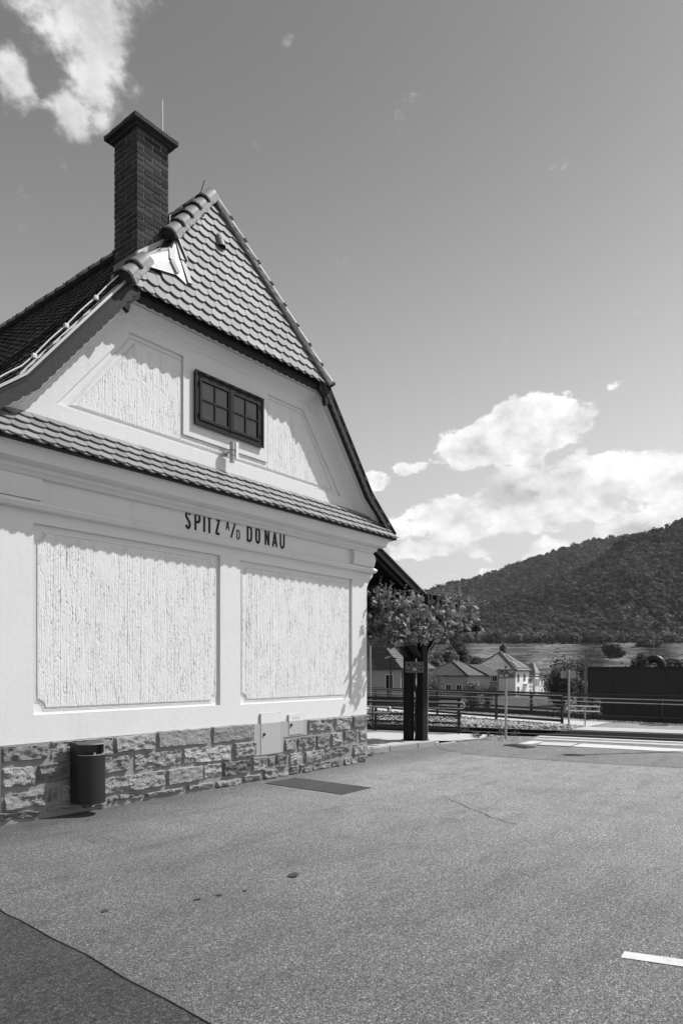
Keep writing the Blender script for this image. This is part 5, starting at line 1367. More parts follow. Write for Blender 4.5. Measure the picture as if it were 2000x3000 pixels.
# upright young shoots
for i in range(46):
    x = rnd.choice((rnd.uniform(.1, .5), rnd.uniform(2.5, 3.7), rnd.uniform(.3, 3.8), rnd.uniform(2.6, 3.2))); y = rnd.uniform(-.35, .5); zb_ = float(np.interp(x, [.1, 2.0, 3.0, 4.1], [2.9, 2.9, 3.1, 2.65])); h = rnd.uniform(.08, .36); lean = rnd.uniform(-.1, .14)
    for s_ in range(7):
        me = LM[(i + s_) % 4]; f_ = s_ / 6
        E_ = Matrix.LocRotScale(Vector((x + lean * f_ + rnd.uniform(-.03, .03), y + rnd.uniform(-.03, .03), zb_ + h * f_)), Matrix.Rotation(R(rnd.uniform(0, 360)), 3, 'Z') @ Matrix.Rotation(R(rnd.gauss(50, 30)), 3, 'X'), Vector((1, 1, 1)) * (.1 - .06 * f_))
        o = len(V); vs = [E_ @ v.co for v in me.vertices]; V += vs; T += [rnd.uniform(.8, 1.9)] * len(vs)
        for f in me.polygons: F.append([o + v for v in f.vertices])
bigmesh('leaf_mass', V, F, M['leaf2'], vn, tone=T, kind='stuff')

# ------------------------------------------------------------------ railings and fences
def along(line, s):
    acc = 0
    for a, b in zip(line, line[1:]):
        L = math.hypot(b[0] - a[0], b[1] - a[1])
        if s <= acc + L: f_ = (s - acc) / L; return Vector((a[0] + (b[0] - a[0]) * f_, a[1] + (b[1] - a[1]) * f_, 0)), Vector((b[0] - a[0], b[1] - a[1], 0)).normalized()
        acc += L
    return Vector((*line[-1], 0)), Vector((b[0] - a[0], b[1] - a[1], 0)).normalized()
def line_len(line): return sum(math.hypot(b[0] - a[0], b[1] - a[1]) for a, b in zip(line, line[1:]))
def railing(name, line, label, cat, posts, rails, mesh=None, group=None, post_h=.9, post_w=.06, base=0.0):
    """posts = distances along the line; rails = (height, width, depth, material, part name, side offset); mesh = (z0, z1)"""
    T = thing(name, (line[0][0], line[0][1], base), label, cat, group); L = line_len(line)
    for s_ in posts:
        p_, d_ = along(line, s_); sd = Vector((d_.y, -d_.x, 0)); t = MB(); t.bar(p_ + Vector((0, 0, base)), p_ + Vector((0, 0, base + post_h)), post_w, post_w, d_); put('post', t, M['iron'], T)
    nodes = [0.0]; acc = 0
    for a, b in zip(line, line[1:]): acc += math.hypot(b[0] - a[0], b[1] - a[1]); nodes.append(acc)
    for (z, w_, h_, m, nm, so) in rails:
        t = MB(); pts = []
        for s_ in nodes:
            p_, d_ = along(line, s_); sd = Vector((-d_.y, d_.x, 0)); sd = sd if sd.dot(FWD) < 0 else -sd; pts.append(p_ + sd * so + Vector((0, 0, base + z)))
        if nm == 'handrail': t.tube(pts, w_ / 2, 8)
        else:
            for a, b in zip(pts, pts[1:]): t.bar(a, b, w_, h_)
        put(nm, t, M[m], T, smooth=(nm == 'handrail'))
    if mesh:
        z0, z1 = mesh; t = MB(); H = z1 - z0; s_ = 0.0; wv_ = .0042
        def P_(s, z): p_, d_ = along(line, min(max(s, 0), L)); return Vector((p_.x, p_.y, base + z))
        s_ = -H * 1.7
        while s_ < L:
            for k in (1, -1):
                a0, a1 = (s_, s_ + H * 1.7) if k > 0 else (s_ + H * 1.7, s_)
                za, zb2 = z0, z1
                lo, hi = min(a0, a1), max(a0, a1)
                if hi > 0 and lo < L:
                    n_ = 2; q0 = P_(a0, z0); q1 = P_(a1, z1)
                    if a0 < 0 or a0 > L or a1 < 0 or a1 > L:
                        # clip to the run of the railing
                        c0 = min(max(a0, 0), L); c1 = min(max(a1, 0), L)
                        q0 = P_(c0, z0 + (z1 - z0) * (c0 - a0) / (a1 - a0)); q1 = P_(c1, z0 + (z1 - z0) * (c1 - a0) / (a1 - a0))
                    if (q1 - q0).length > .01:
                        u_ = Vector((0, 0, wv_)); t.poly([q0 - u_, q1 - u_, q1 + u_, q0 + u_])
            s_ += .115
        put('wire_mesh', t, M['iron_dull'], T, recalc=False, kind='stuff')
    return T


LA = [(9.9, .18), (10.585, 2.6), (11.435, 5.27), (12.75, 9.2), (15.5, 17)]
railing('path_railing', LA, 'black mesh railing on the near side of the path, ending at the crossing', 'railing', [0.03, 2.52, 5.32, 8.2, 11.2, 14.4, 17],
        [(.83, .05, .055, 'iron', 'top_rail', 0), (.858, .022, .03, 'rail_steel', 'handrail', .05), (.70, .014, .014, 'rail_steel', 'handrail', .03), (.60, .014, .014, 'rail_steel', 'handrail', .03), (.45, .05, .055, 'iron', 'middle_rail', 0), (.12, .05, .07, 'iron', 'bottom_rail', 0)], mesh=(.14, .80), post_h=.84)
LB = [(11.0, -26), (11.9, -8), (12.21, -1.93), (12.35, .127), (13.33, 2.585), (14.32, 8.6), (17.8, 20)]
Lb = line_len(LB); s1 = line_len(LB[:3]); s2 = line_len(LB[:4]); s3 = line_len(LB[:5])
railing('boundary_fence', LB, 'long black mesh fence with two pale rails along the far side of the path', 'fence', [s1 - 2.1 * k for k in range(11, 0, -1)] + [s1, s2, s3, s3 + 2.6, s3 + 5.3, s3 + 8, s3 + 11],
        [(.80, .06, .07, 'iron', 'top_rail', 0), (.71, .035, .03, 'rail_steel', 'handrail', .05), (.585, .03, .03, 'rail_steel', 'handrail', .05), (.10, .06, .16, 'iron', 'bottom_rail', 0)], mesh=(.16, .56), post_h=.82, post_w=.075)
LCn = [(5.511, 1.124), (fx(-.85, 3.2) - .02, 3.2), (fx(-.85, 8), 8.0), (fx(-.85, 20), 20)]
railing('platform_railing', LCn, 'black railing with a looped steel handrail between the pavement and the track', 'railing', [.06, 2.3, 5.0, 7.8, 10.8, 13.8],
        [(.87, .05, .06, 'iron', 'top_rail', 0), (.76, .05, .05, 'iron', 'upper_rail', 0), (.46, .05, .055, 'iron', 'middle_rail', 0), (.27, .04, .045, 'iron', 'lower_rail', 0), (.10, .05, .07, 'iron', 'bottom_rail', 0)], mesh=(.12, .44), post_h=.86)
hr = bpy.data.objects['platform_railing']
d0 = (Vector((*LCn[1], 0)) - Vector((*LCn[0], 0))).normalized(); p0 = Vector((*LCn[0], 0)) - d0 * .12 - Vector((.06, 0, 0))
loop = [p0 + d0 * 4.2 + Vector((0, 0, .80))] + [p0 + d0 * (.07 - .07 * math.sin(a)) + Vector((0, 0, .72 + .075 * math.cos(a))) for a in [math.pi * i / 8 for i in range(9)]] + [p0 + d0 * 4.2 + Vector((0, 0, .645))]
t = MB(); t.tube(loop, .014, 8); put('loop_handrail', t, M['rail_steel'], hr, smooth=True)
p1 = p0 + d0 * 1.75 - Vector((.35, 0, 0)); loop = [p1 + d0 * 3 + Vector((0, 0, .66))] + [p1 + d0 * (.07 - .07 * math.sin(a)) + Vector((0, 0, .585 + .075 * math.cos(a))) for a in [math.pi * i / 8 for i in range(9)]] + [p1 + d0 * 3 + Vector((0, 0, .51))]
ramp = thing('ramp_handrail', (p1.x, p1.y, .1), 'thick steel loop handrail behind the pergola posts', 'handrail')
t = MB(); t.tube(loop, .02, 8); put('loop_handrail', t, M['metal'], ramp, smooth=True)
t = MB(); q_ = p1 + d0 * .5; t.bar((q_.x, q_.y, .05), (q_.x, q_.y, .66), .04, .04); q_ = p1 + d0 * 2.4; t2 = MB(); t2.bar((q_.x, q_.y, .05), (q_.x, q_.y, .66), .04, .04)
put('post', t, M['iron'], ramp); put('post', t2, M['iron'], ramp)
# loop at the gap in the outer fence
gp_ = at(1660, 2084, 19.7); lp = thing('gate_loop', (gp_.x, gp_.y, .4), 'small pale steel loop handrail beside the middle sign post', 'handrail')
t = MB(); c = Vector((gp_.x, gp_.y, .5)); dd = Vector((.1, -1, 0)).normalized()
t.tube([c + dd * .9 + Vector((0, 0, .07))] + [c + dd * (.05 - .05 * math.sin(a)) + Vector((0, 0, .07 * math.cos(a))) for a in [math.pi * i / 8 for i in range(9)]] + [c + dd * .9 - Vector((0, 0, .07))], .016, 8)
put('loop_handrail', t, M['white_metal'], lp, smooth=True)
t = MB(); q_ = c + dd * .5; t.bar((q_.x, q_.y, 0), (q_.x, q_.y, .57), .03, .03); put('post', t, M['metal'], lp)

# ------------------------------------------------------------------ warning signs
def flat(T, name, pts2, c, ex, n_, lift, m, th=.002):
    t = MB(); t.prism([c + ex * a + Vector((0, 0, b)) + n_ * lift for a, b in pts2], n_ * th); return put(name, t, M[m], T)
def warning_sign(c, w_, h_, nrm, label, style, post=None):
    c = Vector(c); nrm = Vector(nrm).normalized(); ex = Vector((0, 0, 1)).cross(nrm).normalized(); 
    T = thing('warning_sign', tuple(c) if not post else (post[0], post[1], 0), label, 'sign', 'warning signs at the track')
    hw, hh, r_ = w_ / 2, h_ / 2, .02
    rc_ = [(sx * (hw - r_) + r_ * math.cos(R(a)), sy * (hh - r_) + r_ * math.sin(R(a))) for sx, sy, a0 in ((1, 1, 0), (-1, 1, 90), (-1, -1, 180), (1, -1, 270)) for a in (a0, a0 + 30, a0 + 60, a0 + 90)]
    flat(T, 'sign_board', rc_, c, ex, nrm, 0, 'sign_face' if style != 'back' else 'sign_back', .004)
    if style == 'back':
        for z in (.07, -.07): flat(T, 'clamp', [(-.06, z - .012), (.06, z - .012), (.06, z + .012), (-.06, z + .012)], c, ex, nrm, -.03, 'metal', .03)
    else:
        s = h_ / .24; k = 'letter'
        tri = [(-.085 * s, -.085 * s), (.085 * s, -.085 * s), (0, .085 * s)]
        flat(T, 'warning_triangle', tri, c, ex, nrm, .0045, k); flat(T, 'triangle_field', [(a * .66, -.012 * s + b * .66 - .005 * s) for a, b in tri], c, ex, nrm, .0070, 'sign_white')
        flat(T, 'exclamation_mark', [(-.008 * s, -.03 * s), (.008 * s, -.03 * s), (.010 * s, .025 * s), (-.010 * s, .025 * s)], c, ex, nrm, .0095, k); flat(T, 'exclamation_mark', [(-.009 * s, -.058 * s), (.009 * s, -.058 * s), (.009 * s, -.041 * s), (-.009 * s, -.041 * s)], c, ex, nrm, .0095, k)
        for sg, cx, cy in ((1, -.125, .06), (-1, .135, -.05)):
            a = [(-.035, -.008), (.0, -.008), (-.018, -.032), (-.002, -.032), (.035, 0), (-.002, .032), (-.018, .032), (.0, .008), (-.035, .008)]
            flat(T, 'arrow', [(cx * s + sg * x * s, cy * s + y * s) for x, y in (a if sg > 0 else a)], c, ex, nrm, .0045, k)
        for sg, cx, cy in ((1, -.135, -.05), (-1, .125, .055)):
            km = k if style == 'black' else 'sign_white'
            flat(T, 'train', [(cx * s + sg * x * s, cy * s + y * s) for x, y in ((-.055, -.018), (.05, -.018), (.05, -.002), (.03, .022), (-.055, .022))], c, ex, nrm, .0045, km)
            flat(T, 'train_track', [(cx * s + x * s, cy * s + y * s) for x, y in ((-.05, -.034), (.05, -.034), (.05, -.028), (-.05, -.028))], c, ex, nrm, .0045, km)
            for i in range(3): flat(T, 'train_window', [(cx * s + sg * (-.045 + i * .028 + x) * s, cy * s + y * s) for x, y in ((0, .002), (.018, .002), (.018, .016), (0, .016))], c, ex, nrm, .0070, 'sign_white' if style == 'black' else k)
    if post:
        t = MB(); t.tube([(post[0], post[1], 0), (post[0], post[1], post[2])], .028, 12); put('pole', t, M['metal'], T, smooth=True)
        t = MB(); t.tube([(post[0], post[1], post[2]), (post[0], post[1], post[2] + .035)], .031, 12); put('pole_cap', t, M['iron'], T, smooth=True)
        for z in (-.08, .08): flat(T, 'clamp', [(-.05, z - .01), (.05, z - .01), (.05, z + .01), (-.05, z + .01)], c, ex, nrm, -.012, 'metal', .011)
    return T
back = -FWD
s0 = at(1213.5, 1954.5, 14.32); warning_sign(s0, .385, .232, back, 'grey track warning sign with black train symbols, fixed across the pergola posts', 'black')
s1_ = Vector((5.028, -.293, 0)); c1 = s1_ + back * .045; warning_sign((c1.x, c1.y, 1.515), .415, .212, back, 'grey track warning sign with white train symbols on the near steel pole', 'white', (5.028, -.293, 1.655))
s2_ = Vector((9.294, -.211, 0)); c2 = s2_ + FWD * .045; warning_sign((c2.x, c2.y, 1.475), .43, .212, FWD, 'blank back of a warning sign on the farther steel pole', 'back', (9.294, -.211, 1.62))
bpy.data.objects['warning_sign.002']['label'] = 'blank grey back of a warning sign on the farther steel pole'

# street lamp just outside the picture on the right: its shadow crosses the road
sl = thing('street_lamp', (5.39, -4.43, 0), 'slim street lamp with flat round head, its shadow lying across the road', 'street lamp')
t = MB(); t.tube([(5.39, -4.43, 0), (5.39, -4.43, 3.98)], [.06, .05], 10); put('pole', t, M['metal'], sl, smooth=True)
t = MB(); t.tube([(5.39, -4.43, 3.98), (5.39, -4.43, 4.05)], .19, 20); put('lamp_head', t, M['iron'], sl, smooth=True, angle=40)

# slim grey pole behind the pavement and the twin lamp further off
mp = thing('grey_pole', (6.25, 4.45, 0), 'slim grey pole standing behind the railing beside the corner of the station', 'pole')
t = MB(); t.tube([(6.25, 4.45, 0), (6.25, 4.45, 2.9)], .03, 10); put('shaft', t, M['metal'], mp, smooth=True)
t = MB(); t.tube([(6.25, 4.45, 2.9), (6.25, 4.45, 2.95)], .036, 10); put('cap', t, M['iron'], mp)
b_ = at(1144, 1963, 42); tl_ = thing('twin_lamp', (b_.x, b_.y, -2.4), 'dark street lamp with two flat heads in front of the large tiled house', 'street lamp')
t = MB(); t.tube([(b_.x, b_.y, -2.4), (b_.x, b_.y, 2.3)], .05, 8); put('pole', t, M['iron'], tl_)
for s_, w_ in ((-1, 1), (1, .9)):
    q_ = Vector((b_.x, b_.y, 2.36)) + RGT * s_ * .2; t = MB(); t.bar(q_ - RGT * .16 - Vector((0, 0, s_ * -.03)), q_ + RGT * .16 + Vector((0, 0, s_ * -.08)), .2, .08); put('lamp_head', t, M['metal' if s_ < 0 else 'iron'], tl_)

# ------------------------------------------------------------------ houses beyond the track
def frame_axes(yaw): return Vector((math.cos(yaw), math.sin(yaw), 0)), Vector((-math.sin(yaw), math.cos(yaw), 0))
def window(T, c, ex, n_, w_, h_, frame_m='sign_white', glass_m='hole'):
    f = link('window', None, None, T)
    P = lambda a, b, l: c + ex * a + Vector((0, 0, b)) + n_ * l
    t = MB(); b = .12
    for (x0, x1, z0, z1) in ((-w_ / 2 - b, w_ / 2 + b, -h_ / 2 - b, -h_ / 2), (-w_ / 2 - b, w_ / 2 + b, h_ / 2, h_ / 2 + b), (-w_ / 2 - b, -w_ / 2, -h_ / 2, h_ / 2), (w_ / 2, w_ / 2 + b, -h_ / 2, h_ / 2)):
        t.prism([P(x0, z0, 0), P(x1, z0, 0), P(x1, z1, 0), P(x0, z1, 0)], n_ * .04)
    t.prism([P(-.03, -h_ / 2, 0), P(.03, -h_ / 2, 0), P(.03, h_ / 2, 0), P(-.03, h_ / 2, 0)], n_ * .02)
    put('frame', t, M[frame_m], f)
    t = MB(); t.poly([P(-w_ / 2, -h_ / 2, .005), P(w_ / 2, -h_ / 2, .005), P(w_ / 2, h_ / 2, .005), P(-w_ / 2, h_ / 2, .005)]); put('pane', t, M[glass_m], f, recalc=False)
def rooftiles(T, quad, m, n_r, n_c, lift=.05, parent_name='roof_tiles'):
    """rows of tiles on a roof face: quad = eave-left, eave-right, top-right, top-left; staggered lips give the row shadows"""
    a, b, c, d = [Vector(v) for v in quad]; n = (b - a).cross(d - a).normalized(); n = n if n.z > 0 else -n; V = []; F = []; T_ = []
    for r_ in range(n_r):
        v0, v1 = r_ / n_r, (r_ + 1.0) / n_r
        l0, r0 = a.lerp(d, v0), b.lerp(c, v0); l1, r1 = a.lerp(d, v1), b.lerp(c, v1); nc = max(1, int(n_c * (r0 - l0).length / (b - a).length))
        for k in range(nc):
            p = [l0.lerp(r0, (k + .04) / nc) + n * lift, l0.lerp(r0, (k + .96) / nc) + n * lift, l1.lerp(r1, (k + .96) / nc) + n * lift * .25, l1.lerp(r1, (k + .04) / nc) + n * lift * .25]
            o = len(V); V += p + [p[0] - n * lift * .8, p[1] - n * lift * .8]; F += [(o, o + 1, o + 2, o + 3), (o, o + 1, o + 5, o + 4)]; T_ += [rnd.uniform(.75, 1.25)] * 6
    return bigmesh(parent_name, V, F, m, T, tone=T_, kind='stuff')
def tonemat(nm, v, rough=.75): return mat(nm, v, rough, .15, 3, tone=True)
M['t_dark'] = tonemat('dark_clay_tile', .085); M['t_mid'] = tonemat('clay_tile', .17); M['t_pale'] = tonemat('concrete_tile', .27); M['t_black'] = tonemat('black_tile', .04)  # first two: one clay tile, shaded and sunlit roof faces put into the colour


def hip_house(name, corner, yaw, lx, ly, base, eave, top, over, wall_m, tile_ms, label, ridge_in=None, ridge_out=None, rows=(18, 30)):
    """corner = nearest wall corner; ex runs right and away, ey left and away; hip roof with the ridge along ex"""
    ex, ey = frame_axes(yaw); C0 = Vector((corner[0], corner[1], base)); T = thing(name, tuple(C0), label, 'house')
    t = MB(); q_ = [C0, C0 + ex * lx, C0 + ex * lx + ey * ly, C0 + ey * ly]; t.prism(q_, (0, 0, eave - base)); put('wall', t, M[wall_m], T)
    U = Vector((0, 0, 1)); E_ = [C0 + U * (eave - base) - ex * over - ey * over, C0 + U * (eave - base) + ex * (lx + over) - ey * over, C0 + U * (eave - base) + ex * (lx + over) + ey * (ly + over), C0 + U * (eave - base) - ex * over + ey * (ly + over)]
    ri = ridge_in if ridge_in is not None else ly / 2; ro = ridge_out if ridge_out is not None else ly / 2
    A0 = C0 + ex * ri + ey * ly / 2 + U * (top - base); A1 = C0 + ex * (lx - ro) + ey * ly / 2 + U * (top - base)
    t = MB(); t.poly([E_[0], E_[1], A1, A0]); t.poly([E_[3], E_[0], A0]); t.poly([E_[1], E_[2], A1]); t.poly([E_[2], E_[3], A0, A1]); t.poly(E_)
    roof = put('roof', t, M['dark_roof'], T)
    rooftiles(roof, (E_[0], E_[1], A1, A0), M[tile_ms[1]], rows[0], rows[1]); rooftiles(roof, (E_[3], E_[0], A0, A0), M[tile_ms[0]], rows[0], rows[1])  # sunlit face takes the paler tone, shaded face the darker one
    t = MB()
    for a, b in ((E_[0], E_[1]), (E_[3], E_[0])): t.bar(a - U * .08, b - U * .08, .14, .14)
    put('gutter', t, M['iron'], T)
    t = MB()
    for a, b in ((E_[0], A0), (E_[1], A1), (E_[3], A0), (A0, A1)): t.bar(a + U * .1, b + U * .1, .22, .16)
    put('ridge_tiles', t, M[tile_ms[0]] if False else M['mid_roof'], roof)
    return T, C0, ex, ey, E_, A0, A1, roof
YAW0 = 0.0
# house 1: behind the pergola posts, big tiled hip roof with dormers
h1 = at(1173, 1963, 95)
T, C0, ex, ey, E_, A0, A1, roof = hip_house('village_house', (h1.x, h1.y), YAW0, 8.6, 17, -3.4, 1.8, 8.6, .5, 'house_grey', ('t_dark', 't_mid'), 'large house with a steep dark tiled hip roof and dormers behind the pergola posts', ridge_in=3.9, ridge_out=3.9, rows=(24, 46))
for k in (1.9, 6.6, 11): window(T, C0 + ey * k + Vector((0, 0, 3.3)), ey, -ex, 1.15, 2.0)
for k in (2.0, 6.5): window(T, C0 + ex * k + Vector((0, 0, 3.3)), ex, -ey, 1.1, 1.7)
t = MB(); t.bar(C0 - ey * .02 + ex * .4 + Vector((0, 0, 5.0)), C0 - ey * .12 + ex * .35 + Vector((0, 0, .2)), .12, .12); put('downpipe', t, M['iron'], T)
def dormer(T, c, ex, n_, w_, h_, dep, wall_m, roof_m):
    d_ = link('dormer', None, None, T); U = Vector((0, 0, 1))
    t = MB(); t.prism([c - ex * w_ / 2, c + ex * w_ / 2, c + ex * w_ / 2 + U * h_, c - ex * w_ / 2 + U * h_], -n_ * dep); put('dormer_wall', t, M[wall_m], d_)
    t = MB(); a = c + U * h_ + n_ * .25; t.prism([a - ex * (w_ / 2 + .3), a + ex * (w_ / 2 + .3), a + ex * (w_ / 2 - .1) + U * .9 - n_ * .9, a - ex * (w_ / 2 - .1) + U * .9 - n_ * .9], -n_ * 1.6 + U * .2); put('dormer_roof', t, M[roof_m], d_)
    t = MB()
    for s_ in (-.25, .25): t.prism([c + ex * (w_ * s_ - w_ * .17) + U * h_ * .15 + n_ * .01, c + ex * (w_ * s_ + w_ * .17) + U * h_ * .15 + n_ * .01, c + ex * (w_ * s_ + w_ * .17) + U * h_ * .9 + n_ * .01, c + ex * (w_ * s_ - w_ * .17) + U * h_ * .9 + n_ * .01], n_ * .03)
    put('dormer_panes', t, M['hole'], d_)
dormer(T, C0 + ey * 8.6 + ex * .9 + Vector((0, 0, 6.35)), ey, -ex, 2.4, 1.5, 2.2, 'house_white', 'mid_roof'); dormer(T, C0 + ex * 4.9 - ey * -1.2 + Vector((0, 0, 6.6)), ex, -ey, 1.4, 1.6, 2.2, 'house_white', 'dark_roof')
# house 2: low hip roof in the middle
h2 = at(1368, 1963, 118)
T, C0, ex, ey, E_, A0, A1, roof = hip_house('village_house', (h2.x, h2.y), YAW0, 9, 9.2, -3.4, .65, 3.15, .4, 'house_grey', ('t_dark', 't_mid'), 'low house with a plain dark hip roof between the large house and the white house', ridge_in=3.2, ridge_out=3.4, rows=(14, 26))
for k in (1.6, 3.7, 6.6): window(T, C0 + ey * k + Vector((0, 0, 1.9)), ey, -ex, .9 if k < 5 else 2.2, 1.0)
t = MB(); q_ = C0 + ex * 6 + Vector((0, 0, 4.05)); t.prism([q_ - ey * 1.2, q_ + ex * 6 - ey * 1.2, q_ + ex * 6 + ey * 3 + Vector((0, 0, 2.0)), q_ + ey * 3 + Vector((0, 0, 2.0))], (0, 0, -.15)); put('annex_roof', t, M['dark_roof'], T)
# house 3: white two-storey house with solar panels, chimney and turret
h3 = at(1509, 1963, 128)
T, C0, ex, ey, E_, A0, A1, roof = hip_house('village_house', (h3.x, h3.y), YAW0, 6.2, 9.0, -4.2, 1.55, 5.1, .5, 'house_white', ('t_pale', 't_pale'), 'white two-storey house with solar panels, dark chimney and a small turret', ridge_in=3.0, ridge_out=.8, rows=(16, 34))
t = MB(); t.prism([C0 + ey * 3.4 - ex * .04 + Vector((0, 0, .2)), C0 + ey * 5.1 - ex * .04 + Vector((0, 0, .2)), C0 + ey * 5.1 - ex * .04 + Vector((0, 0, 5.2)), C0 + ey * 3.4 - ex * .04 + Vector((0, 0, 5.2))], ex * .03); put('grey_bay', t, M['house_grey'], T)
for z in (4.35, 1.9): window(T, C0 + ey * 4.2 - ex * .05 + Vector((0, 0, z)), ey, -ex, .9, 1.25)
for k, z in ((1.2, 4.3), (4.0, 4.3), (1.2, 1.9)): window(T, C0 + ex * k + Vector((0, 0, z)), ex, -ey, .8, 1.4)
nrm = (E_[1] - E_[0]).cross(A0 - E_[0]).normalized(); nrm = nrm if nrm.z > 0 else -nrm
def on_roof(u, v): return E_[0].lerp(E_[1], u).lerp(A0.lerp(A1, u), v) + nrm * .12
for (u0, u1, v0, v1) in ((.12, .52, .10, .48), (.36, .70, .50, .86), (.56, .94, .10, .46)):
    t = MB(); t.prism([on_roof(u0, v0), on_roof(u1, v0), on_roof(u1, v1), on_roof(u0, v1)], nrm * .06); put('solar_panel', t, M['panel_glass'], roof)
t = MB(); c = A0 + ex * 1.5 + ey * .1; t.prism([c + Vector((x, y, -.8)) for x, y in ((-.5, -.5), (.5, -.5), (.5, .5), (-.5, .5))], (0, 0, 2.0)); ch = put('chimney', t, M['iron'], roof)
for i in range(3): t = MB(); t.tube([c + Vector((-.3 + .3 * i, 0, 1.2)), c + Vector((-.3 + .3 * i, 0, 1.6))], .1, 8); put('chimney_pot', t, M['iron'], T)
bl_ = link('balcony', None, None, T); t = MB(); q_ = C0 + ex * 3.5 + Vector((0, 0, 3.1)); t.prism([q_, q_ + ex * 1.9, q_ + ex * 1.9 - ey * 1.0, q_ - ey * 1.0], (0, 0, .12)); put('slab', t, M['house_white'], bl_)
for i in range(8): t = MB(); t.bar(q_ + ex * (.02 + i * .265) - ey * .98 + Vector((0, 0, .12)), q_ + ex * (.02 + i * .265) - ey * .98 + Vector((0, 0, .95)), .05, .05); put('baluster', t, M['iron'], bl_)
t = MB(); t.bar(q_ - ey * .98 + Vector((0, 0, .97)), q_ + ex * 1.9 - ey * .98 + Vector((0, 0, .97)), .06, .06); put('hand_rail', t, M['iron'], bl_)
t = MB(); q_ = C0 + ex * 6.2 + ey * .8; t.prism([q_, q_ + ex * 9.5, q_ + ex * 9.5 + ey * 7, q_ + ey * 7], (0, 0, 4.55)); put('wing', t, M['house_white'], T)
t = MB(); a = q_ + Vector((0, 0, 4.55)) - ey * .4; b = a + ex * 9.9; t.prism([a, b, b + ey * 3.9 - ex * 2.5 + Vector((0, 0, 3.0)), a + ey * 3.9 + Vector((0, 0, 3.0))], (0, 0, -.1)); t.prism([b, b + ey * 7.6, b + ey * 3.9 - ex * 2.5 + Vector((0, 0, 3.0))], (0, 0, -.1)); wr = put('wing_roof', t, M['dark_roof'], T)
rooftiles(wr, (a, b, b + ey * 3.9 - ex * 2.5 + Vector((0, 0, 3.0)), a + ey * 3.9 + Vector((0, 0, 3.0))), M['t_black'], 14, 34)
for k in (1.0, 2.6, 6.8, 8.4):
    for z in (3.3, 1.3): window(T, q_ + ex * k + Vector((0, 0, z)), ex, -ey, .5, 1.3)
tw = q_ + ex * 4.1 - ey * .35; t = MB(); t.prism([tw, tw + ex * 1.9, tw + ex * 1.9 + ey * 2, tw + ey * 2], (0, 0, 5.2)); put('turret', t, M['house_white'], T)
for k in (.45, 1.35): window(T, tw + ex * k + Vector((0, 0, 3.3)), ex, -ey, .4, 1.3)
t = MB(); U = Vector((0, 0, 1)); a = tw + U * 5.2 - ex * .2 - ey * .2; cc = [a, a + ex * 2.3, a + ex * 2.3 + ey * 2.4, a + ey * 2.4]; ap = tw + ex * .95 + ey * 1.0 + U * 8.0; tp_ = [p_.lerp(ap, .72) for p_ in cc]; t.rings([cc, tp_], caps=True); put('turret_roof', t, M['pale_roof'], T)
t = MB(); t.prism([C0 + ex * 6.25 + ey * .76 + Vector((0, 0, 2.55)), C0 + ex * 15.7 + ey * .76 + Vector((0, 0, 2.55)), C0 + ex * 15.7 + ey * .76 + Vector((0, 0, 2.8)), C0 + ex * 6.25 + ey * .76 + Vector((0, 0, 2.8))], -ey * .06); put('string_course', t, M['sign_white'], T)

# ------------------------------------------------------------------ dark wall with bent duct, portal post
dw = thing('dark_shed', (26, -3, -3.4), 'long dark windowless shed wall behind the outer fence', 'shed')
t = MB(); t.box(26, 33, -16, 4.86, -3.6, 1.70); put('wall', t, M['dark_wall'], dw)
t = MB(); t.box(25.93, 33.1, -16.1, 4.93, 1.70, 1.765); put('roof_edge', t, M['iron'], dw)
y = 4.86; k = 0
while y > -16: t = MB(); t.box(25.985, 25.997, y - .02, y, -3.4, 1.69); put('seam', t, M['dark_wall'], dw); y -= 1.25
dc = thing('bent_duct', (27.4, 1.6, 1.76), 'black bent ventilation duct on top of the dark shed', 'duct')
ctr = Vector((27.4, 1.97, 1.80)); pth = [ctr + Vector((0, -.36, -.1)), ctr + Vector((0, -.36, .02))] + [ctr + Vector((0, -.36 * math.cos(a), .36 * math.sin(a) + .02)) for a in [R(12 * i) for i in range(1, 12)]]
t = MB(); t.tube(pth, .205, 20); put('pipe', t, M['iron'], dc, smooth=True, angle=40)
t = MB(); t.tube([pth[-2] + (pth[-1] - pth[-2]) * .8, pth[-1] + (pth[-1] - pth[-2]) * .12], .222, 20); put('mouth_collar', t, M['iron_dull'], dc, smooth=True, angle=40)
pp_ = at(1714.5, 1963, 27.5); po = thing('steel_post', (pp_.x, pp_.y, -3.4), 'rusty grey steel post with a short arm at the end of the dark shed', 'post')
U = Vector((0, 0, 1)); B_ = Vector((pp_.x, pp_.y, 0))
t = MB(); t.bar(B_ + U * -3.4, B_ + U * 2.36, .085, .085, RGT); put('shaft', t, M['sign_face'], po)
t = MB(); t.bar(B_ + U * 2.36 - RGT * .05, B_ + U * 2.36 + RGT * .38, .07, .07); t.bar(B_ + U * 2.34 + RGT * .35, B_ + U * 2.08 + RGT * .35, .06, .06, RGT); put('arm', t, M['sign_face'], po)

